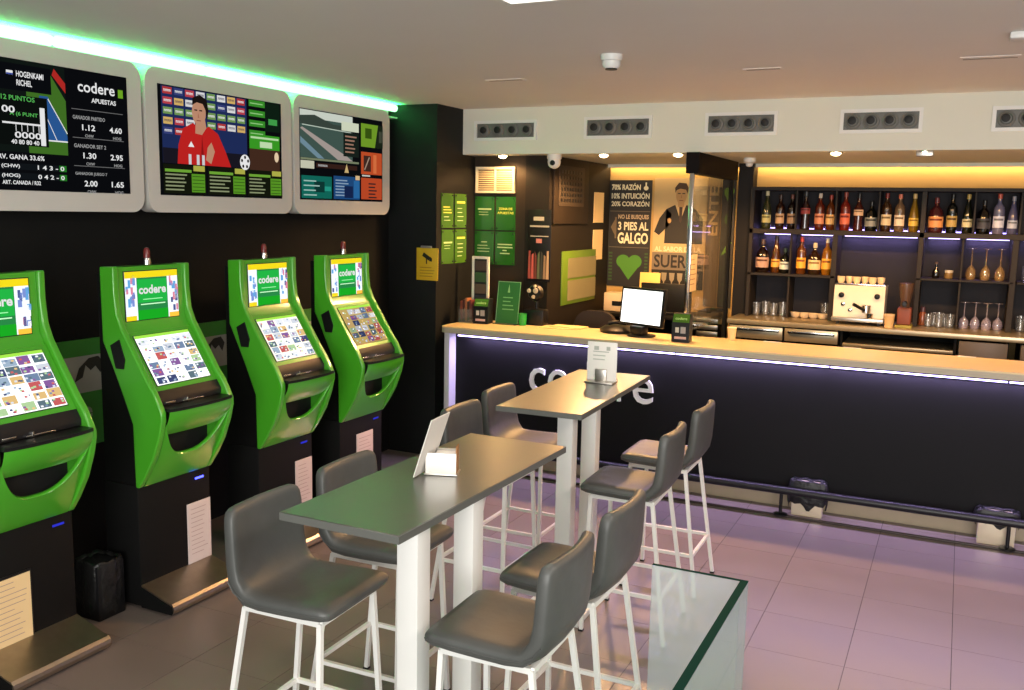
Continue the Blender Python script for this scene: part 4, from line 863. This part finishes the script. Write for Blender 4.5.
c.poly(F([(0.272, 0.72), (0.328, 0.72), (0.328, 0.80), (0.272, 0.80)]), fc, 2); c.ell(0.245, 0.82, 0.048, 0.076, fc, 3); c.poly(F([(0.247, 0.84), (0.24, 0.885), (0.275, 0.93), (0.34, 0.925), (0.362, 0.885), (0.352, 0.83), (0.34, 0.868), (0.29, 0.878), (0.257, 0.866)]), D_(60, 42, 26), 4)
c.rect(0.212, 0.832, 0.238, 0.840, su, 5); c.rect(0.252, 0.832, 0.278, 0.840, su, 5); c.rect(0.228, 0.772, 0.264, 0.779, D_(120, 70, 50), 5); c.poly([(0.240, 0.797), (0.252, 0.797), (0.246, 0.83)], D_(150, 112, 70), 5)
c.ell(0.145, 0.60, 0.018, 0.022, fc, 1); c.build('print', t)
t = thing('vertical_poster', 'narrow brown poster with sideways lettering behind the glass partition', 'poster', (-2.012, YW, 1.11))
MB().box(0, -0.008, 0, 0.118, 0, 1.12, mat('poster_brown', (0.11, 0.075, 0.04), 0.5, var=0.1)).build('board', t)
c = Canvas((0.118, -0.008, 0.0), (0, 0, 1), (-1, 0, 0)); c.text(0.62, 0.02, 0.42, 0.08, 'ENTE', D_(190, 160, 110), 0, 0.02); c.build('print', t)
# booth clutter
t = thing('booth_desk', 'dark desk standing against the slogan posters', 'desk', (-2.3, 7.75, 0))
MB().box(-0.55, -0.25, 1.03, 0.30, 0.29, 1.06, BLACKM, 0.004).build('top', t)
for a in (-0.53, 0.27): MB().box(a, -0.23, 0, a+0.03, 0.29, 1.03, BLACKM).build('side', t)
MB().box(-0.50, 0.26, 0.2, 0.27, 0.28, 1.03, BLACKM).build('back_panel', t)
t = thing('label_printer', 'small beige printer on the booth desk', 'printer', (-2.68, 7.72, 1.0605))
MB().box(-0.10, -0.09, 0, 0.10, 0.09, 0.16, D_(200, 180, 150), 0.01).build('body', t); MB().box(-0.02, -0.094, 0.05, 0.07, -0.0905, 0.09, BLACKP).build('outlet', t)
t = thing('paper_tray', 'warm yellow paper sheet propped behind the monitor', 'paper', (-2.42, 7.78, 1.0605))
MB().box(-0.09, -0.005, 0.0, 0.09, 0.005, 0.34, D_(238, 200, 110), 0.001, T=Matrix.Rotation(math.radians(-4), 4, 'X')).build('sheet', t)
MB().box(-0.10, -0.03, 0.0, 0.10, 0.04, 0.02, BLACKP, 0.003).build('stand', t)
t = thing('office_screen', 'black screen standing behind the white monitor', 'screen', (-2.24, 7.68, 1.0605))
MB().box(-0.22, 0, 0.02, 0.22, 0.03, 0.26, BLACKP, 0.006).build('case', t); MB().box(-0.08, -0.03, 0, 0.08, 0.06, 0.02, BLACKP, 0.004).build('foot', t)
t = thing('booth_chair', 'dark brown chair back peeking over the counter', 'chair', (-2.63, 7.05, 0), 0.0)
MB().prism(rrect(-0.18, 0.72, 0.18, 1.12, 0.13, 8), 'y', -0.025, 0.025, mat('chair_brown', (0.022, 0.015, 0.013), 0.5, var=0.2), smooth=True).build('backrest', t)
MB().box(-0.2, -0.4, 0.50, 0.2, 0.0, 0.56, MATS['chair_brown'], 0.02, 3).build('seat', t)
MB().tube([(0, -0.2, 0.08), (0, -0.2, 0.50)], 0.025, BLACKP).build('column', t)
MB().lathe([(0.24, 0.0), (0.24, 0.03), (0.04, 0.08)], BLACKP, c=(0, -0.2, 0), n=20).build('base', t)

# ---------------------------------------------------------------- glass partition
XG = -1.730
t = thing('glass_partition', 'glass partition with chrome post and dark beam across the bar', 'partition', (XG, 6.45, 0))
MB().box(-0.045, 0.0, 2.19, 0.045, 1.25, ZS-0.001, mat('beam_dark', (0.008, 0.006, 0.006), 0.7, var=0.15, spec=0.1)).build('beam', t)
MB().box(-0.016, 0.0, ZT+0.0008, 0.016, 0.02, 2.19, CHROME, 0.003).build('chrome_post', t)
MB().box(-0.016, 1.215, 0.0, 0.016, 1.25, 2.19, BLACKM).build('rear_post', t)
MB().box(-0.005, 0.02, ZT+0.02, 0.005, 1.215, 2.19, PANE).build('pane', t)
c = MB().box(0.006, -0.004, 1.36, 0.012, 0.21, 1.62, PAPERW, 0.001).build('notice', t)
cc = Canvas((0.012, -0.004, 1.36), (0, 1, 0), (0, 0, 1)); cc.lines(0.02, 0.23, 0.19, 6, 0.035, 0.006, D_(150, 110, 70), 0); cc.build('notice_print', c)
t = thing('leaf_board', 'tall black board with green leaf shapes beside the shelves', 'board', (-1.885, YB-0.002, 1.11))
MB().box(0, -0.02, 0, 0.115, 0, 1.12, KB).build('board', t)
c = Canvas((0, -0.02, 0), (1, 0, 0), (0, 0, 1)); lf = D_(120, 175, 40)
cv = lambda: Canvas((0, -0.02, 0), (1, 0, 0), (0, 0, 1))
cv().ell(0.045, 0.99, 0.025, 0.04, lf).ell(0.078, 1.0, 0.025, 0.04, lf, 1).poly([(0.022, 0.98), (0.06, 0.90), (0.10, 0.99)], lf, 2).build('heart_leaf', t)
cv().ell(0.06, 0.76, 0.03, 0.045, D_(60, 110, 30)).build('round_leaf', t); cv().poly([(0.015, 0.45), (0.075, 0.49), (0.105, 0.57), (0.05, 0.53)], lf).build('pointed_leaf', t)
for k in range(5): cv().line(0.02, 0.05+k*0.07, 0.095, 0.09+k*0.07, 0.012, D_(46, 70, 36)).build('stripe', t)
t = thing('glass_cabinet', 'tall dark fridge with slatted base seen through the partition', 'cabinet', (-1.87, YB-0.002, 0.0))
b = MB().box(-0.10, -0.34, 0.0, 0.08, 0, 0.96, BLACKM).build('body', t)
for k in range(4): MB().box(-0.10, -0.355, 0.93+k*0.055-0.09, 0.08, -0.34, 0.97+k*0.055-0.09, STEEL, 0.003).build('slat', t)
MB().box(-0.10, -0.345, 1.06, 0.08, -0.0, 1.10, BLACKM).build('top', t)

# ================================================================ BACK BAR
YC = 7.46
t = thing('back_counter', 'long steel-topped back counter under the bottle shelves', 'counter', (0, YC, 0))
MB().box(-1.66, 0, 1.045, 2.9, YB-YC-0.002, 1.085, WSTEEL, 0.004).build('worktop', t)
MB().box(-1.66, YB-YC-0.012, 1.0852, 2.9, YB-YC-0.002, 1.0855, STEEL).build('upstand', t)
def unit(name, x0, x1, label, cat):
    t = thing(name, label, cat, (x0, YC+0.03, 0.0)); w = x1-x0
    b = MB()
    for a0, a1, z0, z1, y0 in ((0, w, 0, 0.02, 0), (0, 0.018, 0.02, 1.0445, 0), (w-0.018, w, 0.02, 1.0445, 0), (0.018, w-0.018, 0.02, 1.0445, 0.52)): b.box(a0, y0, z0, a1, 0.545, z1, BLACKM)
    b.build('carcass', t); return t, w
for x0, x1, lb in ((-1.645, -1.215, 'steel drawer unit nearest the glass partition'), (-1.21, -0.80, 'steel drawer unit beside the open gap')):
    t, w = unit('drawer_unit', x0, x1, lb, 'drawers')
    for z in (0.82, 0.935):
        d = MB().box(0.006, -0.02, z, w-0.006, 0.0, z+0.10, WSTEEL, 0.003).build('drawer', t); MB().box(0.03, -0.038, z+0.062, w-0.03, -0.0205, z+0.085, CHROME, 0.004).build('handle', d)
    d = MB().box(0.006, -0.02, 0.02, w-0.006, 0.0, 0.81, STEEL, 0.003).build('door', t)
t, w = unit('open_unit', -0.79, 0.02, 'open dark unit with a steel inner shelf', 'shelf unit')
MB().box(0.018, 0.0, 0.925, w-0.018, 0.52, 0.95, WSTEEL, 0.003).build('shelf', t)
DB = mat('fridge_brown', (0.10, 0.075, 0.055), 0.4, var=0.15)
for x0, x1, lb in ((0.03, 0.36, 'brown fridge door unit beside the open gap'), (0.43, 0.80, 'brown fridge door unit second from the open gap'), (0.81, 1.60, 'brown fridge door unit third from the open gap')):
    t, w = unit('fridge_unit', x0, x1, lb, 'fridge'); d = MB().box(0.006, -0.02, 0.02, w-0.006, 0.0, 1.03, DB, 0.004).build('door', t); MB().box(w-0.05, -0.04, 0.5, w-0.03, -0.0205, 0.75, CHROME, 0.004).build('handle', d)

# shelving
YSF = 7.75; DSH = 0.29
t = thing('bottle_shelf', 'dark wooden back bar shelving with lavender LED strips', 'shelving', (0, YSF, 0))
MB().box(-1.58, DSH, 1.0855, 1.70, DSH+0.015, 2.14, SHELFB).build('back_panel', t)
def brd(x0, x1, z0, z1, nm='shelf', y0=0.0): return MB().box(x0, y0, z0, x1, DSH, z1, SHELF, 0.002, 1).build(nm, t)
brd(-1.58, 1.70, 2.112, 2.14, 'top_board'); brd(-1.58, 1.70, 1.765, 1.805)
brd(-1.58, -0.89, 1.425, 1.445); brd(-0.30, 0.36, 1.442, 1.458); brd(0.385, 1.70, 1.442, 1.458)
for x0, x1, z0, z1 in ((-1.58, -1.55, 1.0858, 2.112), (-0.925, -0.885, 1.0858, 1.765), (-0.30, -0.265, 1.0858, 2.112), (0.335, 0.375, 1.0858, 1.765), (1.67, 1.70, 1.0858, 2.112)): brd(x0, x1, z0, z1, 'upright')
for x, z0, z1 in ((-1.22, 1.805, 2.112), (-0.918, 1.805, 2.112), (-0.60, 1.805, 2.112), (0.066, 1.805, 2.112), (0.37, 1.805, 2.112), (0.70, 1.805, 2.112), (1.03, 1.805, 2.112), (1.36, 1.805, 2.112), (-1.245, 1.0858, 1.425), (-1.245, 1.445, 1.765), (0.008, 1.0858, 1.442), (0.008, 1.458, 1.765), (0.82, 1.0858, 1.442), (0.82, 1.458, 1.765)):
    brd(x-0.007, x+0.007, z0, z1, 'divider', 0.02)
for x0, x1, y0 in ((-1.50, -1.27, 0.25), (-1.20, -0.94, 0.25), (-0.86, -0.32, 0.24), (-0.24, -0.02, 0.25), (0.03, 0.32, 0.25), (0.42, 0.78, 0.25), (0.86, 1.6, 0.25)):
    MB().box(x0, y0, 1.756, x1, y0+0.02, 1.7645, LED_S).build('led_strip', t)
    l = bpy.data.lights.new('shelf_led', 'AREA'); l.shape = 'RECTANGLE'; l.size = x1-x0; l.size_y = 0.02; l.energy = 2.4*(x1-x0); l.color = (0.48, 0.36, 1.0)
    lo = bpy.data.objects.new('shelf_led', l); COL.objects.link(lo); lo.location = ((x0+x1)/2, y0+0.005, 1.752); lo.parent = t
for x0, x1 in ((-1.53, -1.24), (-1.20, -0.93), (-0.90, -0.62), (-0.58, -0.31), (-0.25, 0.05), (0.08, 0.36)):
    MB().box(x0, 0.268, 1.8055, x1, 0.278, 1.813, LED_T).build('led_strip', t)

# ---------------------------------------------------------------- bottles
PROF = {
 'round': [(0.0, 0), (0.034, 0), (0.037, 0.008), (0.037, 0.165), (0.033, 0.190), (0.016, 0.215), (0.0135, 0.225), (0.0135, 0.268)],
 'slope': [(0.0, 0), (0.033, 0), (0.036, 0.008), (0.036, 0.11), (0.030, 0.16), (0.018, 0.21), (0.0135, 0.235), (0.0135, 0.272)],
 'squat': [(0.0, 0), (0.042, 0), (0.046, 0.010), (0.047, 0.10), (0.040, 0.145), (0.018, 0.170), (0.014, 0.18), (0.014, 0.215)],
 'waist': [(0.0, 0), (0.036, 0), (0.038, 0.01), (0.030, 0.075), (0.034, 0.13), (0.036, 0.165), (0.016, 0.205), (0.013, 0.22), (0.013, 0.27)]}
BM = {}
def bmat(q):
    if q not in BM:
        m = mat('bottle_%d_%d_%d' % q, [c_*0.5 for c_ in srgb(*q)], 0.08, spec=0.8, coat=0.3); BM[q] = m
    return BM[q]
def bottle(x, yv, z, kind, col, lab, cap, sc, label, group):
    t = thing('bottle', label, 'bottle', (x, yv, z), 0, group); p = [(r*sc, h*sc) for r, h in PROF[kind]]
    MB().lathe(p, bmat(col), n=16).build('glass_body', t); zt = p[-1][1]
    MB().lathe([(0.0148*sc, zt-0.022*sc), (0.0148*sc, zt+0.012*sc), (0.012*sc, zt+0.015*sc)], D_(*cap, 0.35), n=12).build('cap', t)
    r = {'round': 0.0375, 'slope': 0.0365, 'squat': 0.0476, 'waist': 0.0370}[kind]*sc
    h0, h1 = (0.035, 0.105) if kind == 'squat' else ((0.115, 0.160) if kind == 'waist' else (0.045, 0.125 if kind == 'round' else 0.105))
    n = 16; a0, a1 = PI*1.10, PI*1.90
    rows = [[(r*math.cos(a0+(a1-a0)*k/n), r*math.sin(a0+(a1-a0)*k/n), zz*sc) for k in range(n+1)] for zz in (h0, (h0+h1)/2, h1)]
    lb = MB().grid(rows, D_(*lab)).build('label', t)
    rows = [[(p_[0]*1.006, p_[1]*1.006, p_[2]) for p_ in [(r*math.cos(a0+0.35+(a1-a0-0.7)*k/8), r*math.sin(a0+0.35+(a1-a0-0.7)*k/8), zz*sc) for k in range(9)]] for zz in (h0+(h1-h0)*0.62, h0+(h1-h0)*0.8)]
    MB().grid(rows, D_(*[max(0, c_-110) for c_ in lab])).build('label_print', lb)
ORD = ['first', 'second', 'third', 'fourth', 'fifth', 'sixth', 'seventh', 'eighth', 'ninth', 'tenth', 'eleventh', 'twelfth', 'thirteenth', 'fourteenth', 'fifteenth', 'sixteenth', 'seventeenth', 'eighteenth']
top = [(-1.464, 'slope', (70, 74, 40), (190, 180, 120), (200, 190, 150), 1.06, 'olive'), (-1.36, 'round', (60, 28, 16), (210, 170, 130), (60, 40, 30), 0.97, 'brown'), (-1.270, 'round', (40, 22, 16), (190, 150, 110), (120, 60, 40), 0.98, 'dark brown'),
       (-1.158, 'waist', (52, 24, 26), (150, 60, 60), (60, 60, 60), 1.06, 'dark red'), (-1.05, 'round', (120, 40, 22), (230, 150, 110), (220, 200, 180), 1.02, 'red brown'), (-0.969, 'round', (130, 62, 20), (240, 190, 120), (180, 60, 40), 0.98, 'amber'),
       (-0.854, 'round', (150, 40, 26), (220, 110, 80), (150, 70, 60), 1.06, 'red'), (-0.756, 'waist', (96, 34, 20), (230, 190, 150), (40, 34, 30), 1.02, 'cola brown'), (-0.662, 'squat', (20, 22, 20), (150, 150, 140), (26, 26, 26), 1.0, 'black square-shouldered'),
       (-0.550, 'round', (70, 42, 20), (220, 200, 160), (130, 40, 30), 1.04, 'brown'), (-0.455, 'round', (150, 120, 90), (235, 215, 190), (220, 120, 90), 1.02, 'pale'), (-0.353, 'slope', (170, 130, 30), (240, 200, 80), (230, 190, 120), 1.02, 'golden yellow'),
       (-0.196, 'squat', (90, 36, 40), (220, 150, 90), (110, 50, 50), 1.15, 'plum red'), (-0.087, 'round', (20, 22, 18), (190, 160, 90), (20, 20, 20), 1.03, 'black'), (0.021, 'slope', (30, 34, 22), (225, 215, 170), (200, 170, 90), 1.02, 'dark green'),
       (0.130, 'squat', (10, 10, 14), (60, 60, 70), (16, 16, 18), 1.08, 'jet black'), (0.229, 'round', (150, 146, 180), (225, 225, 240), (200, 90, 70), 1.05, 'clear lavender'), (0.323, 'slope', (120, 118, 160), (200, 205, 220), (150, 150, 160), 0.98, 'clear grey')]
for k, (x, kd, cl, lb, cp, sc, nm) in enumerate(top):
    bottle(x, YSF+0.11+0.02*((k*7) % 3-1), 1.8055, kd, cl, lb, cp, sc, '%s bottle on the top shelf, %s from the glass partition' % (nm, ORD[k]), 'bottles on the top shelf')
mid = [(-1.477, 'squat', (36, 18, 12), (190, 150, 130), (80, 60, 50), 1.18, 'dark brown'), (-1.375, 'slope', (110, 60, 12), (230, 170, 70), (60, 40, 24), 1.05, 'amber'), (-1.298, 'squat', (16, 20, 14), (210, 215, 205), (40, 60, 40), 0.88, 'short green black'),
       (-1.169, 'round', (120, 62, 10), (240, 170, 50), (190, 60, 40), 1.06, 'orange amber'), (-1.068, 'squat', (60, 34, 14), (240, 205, 150), (235, 215, 170), 1.10, 'squat brown'), (-0.972, 'round', (190, 120, 20), (250, 180, 60), (225, 215, 190), 1.04, 'bright golden')]
for k, (x, kd, cl, lb, cp, sc, nm) in enumerate(mid):
    bottle(x, YSF+0.11+0.015*((k*5) % 3-1), 1.4455, kd, cl, lb, cp, sc, '%s bottle on the middle shelf, %s from the glass partition' % (nm, ORD[k]), 'bottles on the middle shelf')
# ---------------------------------------------------------------- glassware
def glass(name, x, yv, z, prof, label, group, cat='glass', m=CLEAR):
    t = thing(name, label, cat, (x, yv, z), 0, group)
    return t
TUM = [(0.026, 0), (0.030, 0.004), (0.034, 0.105), (0.032, 0.105), (0.027, 0.008), (0.0, 0.008)]
def tumbler(x, yv, z, s, label, group):
    o = MB().lathe([(r*s, h*s) for r, h in TUM], CLEAR, n=16).build('tumbler'); tag(o, label, 'glass', group); o.location = (x, yv, z)
for k in range(4): tumbler(-1.505+k*0.070, YSF+0.10+0.03*(k % 2), 1.0862, 1.0+0.10*(k % 2), 'clear tumbler on the bottom shelf below the dark brown bottle, %s from the upright' % ORD[k], 'tumblers on the bottom shelf')
for k in range(4):
    o = MB().lathe([(0.022, 0), (0.036, 0.012), (0.042, 0.042), (0.040, 0.042), (0.030, 0.012), (0.0, 0.010)], D_(215, 195, 165, 0.25), n=18).build('coffee_cup'); tag(o, 'small cream coffee cup on the bottom shelf, %s from the divider' % ORD[k], 'cup', 'coffee cups on the bottom shelf'); o.location = (-1.19+k*0.072, YSF+0.11, 1.0862)
tumbler(-0.970, YSF+0.20, 1.0862, 1.15, 'tall clear tumbler behind the coffee cups', None)
for k in range(5): tumbler(-0.19+k*0.038, YSF+0.06+0.07*(k % 2), 1.0862, 0.92+0.07*(k % 3), 'clear tumbler beside the orange jar, %s from the jar' % ORD[k], 'tumblers beside the orange jar')
t = thing('orange_jar', 'orange spirit jar on the bottom shelf beside the tumblers', 'jar', (-0.234, YSF+0.14, 1.0862))
MB().lathe([(0.026, 0), (0.029, 0.006), (0.029, 0.085), (0.018, 0.105)], bmat((190, 100, 60)), n=14).build('jar', t); MB().lathe([(0.019, 0.1055), (0.019, 0.14), (0.015, 0.144)], bmat((120, 80, 90)), n=12).build('stopper', t)
t = thing('small_bottle', 'small dark bottle on the shelf above the orange jar', 'bottle', (-0.165, YSF+0.12, 1.4585))
MB().lathe([(0.024, 0), (0.026, 0.005), (0.026, 0.05), (0.010, 0.075), (0.009, 0.105)], bmat((28, 22, 20)), n=14).build('glass_body', t); MB().lathe([(0.0105, 0.106), (0.0105, 0.122), (0.008, 0.124)], D_(90, 70, 60), n=10).build('cap', t)
t = thing('gold_jar', 'short gold jar on the shelf above the tumblers', 'jar', (-0.075, YSF+0.12, 1.4585))
MB().lathe([(0.028, 0), (0.03, 0.004), (0.03, 0.045)], bmat((190, 150, 90)), n=14).build('jar', t); MB().lathe([(0.031, 0.0455), (0.031, 0.062), (0.028, 0.064)], D_(200, 190, 170), n=14).build('lid', t)
def stem(x, yv, z, label, group, bowl, hh, tint):
    t = thing('stem_glass', label, 'glass', (x, yv, z), 0, group)
    b = hh*0.45
    MB().lathe([(bowl*0.80, 0.0), (bowl, b*0.35), (bowl*0.85, b*0.7), (bowl*0.25, b), (bowl*0.22, b-0.004), (bowl*0.80, b*0.68), (bowl*0.95, b*0.35), (bowl*0.76, 0.0)], tint, n=18).build('bowl', t)
    MB().lathe([(0.0045, b-0.002), (0.004, hh-0.012), (0.008, hh-0.006)], tint, n=8).build('stem', t)
    MB().lathe([(0.009, hh-0.0055), (0.032, hh-0.002), (0.032, hh)], tint, n=18).build('foot', t)
GOLDG = glass_mat('amber_glass', (0.96, 0.84, 0.62), 0.16, 0.14, (0.95, 0.75, 0.4))
for k in range(3): stem(0.075+k*0.098, YSF+0.12, 1.4585, 'upturned amber wine glass on the middle shelf, %s from the divider' % ORD[k], 'upturned wine glasses', 0.036, 0.235, GOLDG)
VIOG = glass_mat('violet_lit_glass', (0.92, 0.90, 0.97), 0.16, 0.22, (0.85, 0.8, 0.95))
for k in range(4): stem(0.056+k*0.077, YSF+0.10+0.03*(k % 2), 1.0862, 'upturned coupe glass on the bottom shelf, %s from the divider' % ORD[k], 'upturned coupe glasses', 0.036, 0.20, VIOG)
for k, (x, z) in enumerate(((0.44, 1.0862), (0.53, 1.0862), (0.45, 1.4585), (0.54, 1.4585))):
    tumbler(x, YSF+0.12, z, 1.1, ['tumbler past the last upright, bottom shelf, nearer the upright', 'tumbler past the last upright, bottom shelf, farther from the upright', 'tumbler past the last upright, middle shelf, nearer the upright', 'tumbler past the last upright, middle shelf, farther from the upright'][k], 'tumblers in the end bay')
t = thing('espresso_machine', 'steel espresso machine under the lavender strip', 'coffee machine', (-0.685, YC+0.16, 1.0855))
CW = mat('machine_enamel', (0.74, 0.68, 0.55), 0.25, var=0.06)
MB().prism([(0.0, 0.03), (0.28, 0.03), (0.28, 0.30), (0.02, 0.30), (0.0, 0.23)], 'x', -0.185, 0.185, CW).build('body', t)
for a in (-0.16, 0.14):
    for b in (0.03, 0.24): MB().box(a, b, 0, a+0.02, b+0.02, 0.03, BLACKP).build('foot', t)
MB().box(-0.19, -0.06, 0.025, 0.19, -0.0005, 0.055, STEEL, 0.004).build('drip_tray', t)
MB().box(-0.185, 0.02, 0.3005, 0.185, 0.27, 0.315, CHROME, 0.004).build('cup_rail', t)
for a in (-0.13, 0.13): MB().lathe([(0.022, 0), (0.02, 0.022), (0.012, 0.026)], BLACKP, n=16, T=Matrix.Translation((a, 0.001, 0.225)) @ Matrix.Rotation(PI/2, 4, 'X')).build('knob', t)
for a in (-0.115, -0.06): MB().lathe([(0.017, 0), (0.017, 0.006), (0.014, 0.008)], CHROME, n=16, T=Matrix.Translation((a, 0.0, 0.155 if a < -0.1 else 0.11)) @ Matrix.Rotation(PI/2, 4, 'X')).build('gauge', t)
MB().lathe([(0.035, 0.10), (0.035, 0.155), (0.028, 0.16)], CHROME, c=(0.06, -0.035, 0), n=16).build('group_head', t)
g = MB().tube([(0.05, -0.06, 0.12), (-0.03, -0.10, 0.165)], 0.013, BLACKP).build('portafilter_handle', t)
MB().lathe([(0.025, 0.056), (0.028, 0.095), (0.024, 0.095)], CHROME, c=(0.085, -0.03, 0), n=14).build('milk_jug', t)
for k in range(6):
    o = MB().lathe([(0.018, 0), (0.027, 0.012), (0.030, 0.048), (0.028, 0.048), (0.02, 0.012), (0.0, 0.01)], D_(230, 205, 160, 0.25), n=16).build('espresso_cup'); tag(o, 'small cream cup on top of the espresso machine, %s from the drawers' % ORD[k], 'cup', 'cups on the espresso machine'); o.location = (-0.685-0.15+k*0.058, YC+0.16+0.09+0.04*(k % 2), 1.0855+0.3155)
t = thing('coffee_grinder', 'brown coffee grinder beside the espresso machine', 'grinder', (-0.355, YC+0.20, 1.0855))
MB().box(-0.05, -0.06, 0.02, 0.05, 0.08, 0.15, D_(120, 60, 44), 0.012, 3).build('body', t); MB().box(-0.06, -0.08, 0, 0.06, 0.09, 0.02, D_(150, 140, 60), 0.004).build('base', t)
MB().lathe([(0.032, 0.15), (0.036, 0.20), (0.052, 0.30), (0.052, 0.335), (0.02, 0.34)], D_(84, 62, 50, 0.3), n=18).build('hopper', t); MB().lathe([(0.02, 0), (0.02, 0.05), (0.016, 0.055)], BLACKP, n=12, T=Matrix.Translation((0, -0.055, 0.185)) @ Matrix.Rotation(PI/2, 4, 'X')).build('dispenser', t)
t = thing('cup_stack', 'beige paper cup stack between espresso machine and grinder', 'cups', (-0.455, YC+0.11, 1.0855))
MB().lathe([(0.030, 0), (0.038, 0.085), (0.0395, 0.088)], D_(215, 180, 130), n=16).build('cup', t); MB().lathe([(0.0385, 0.0885), (0.040, 0.10), (0.035, 0.10)], D_(225, 195, 150), n=16).build('upper_rim', t)
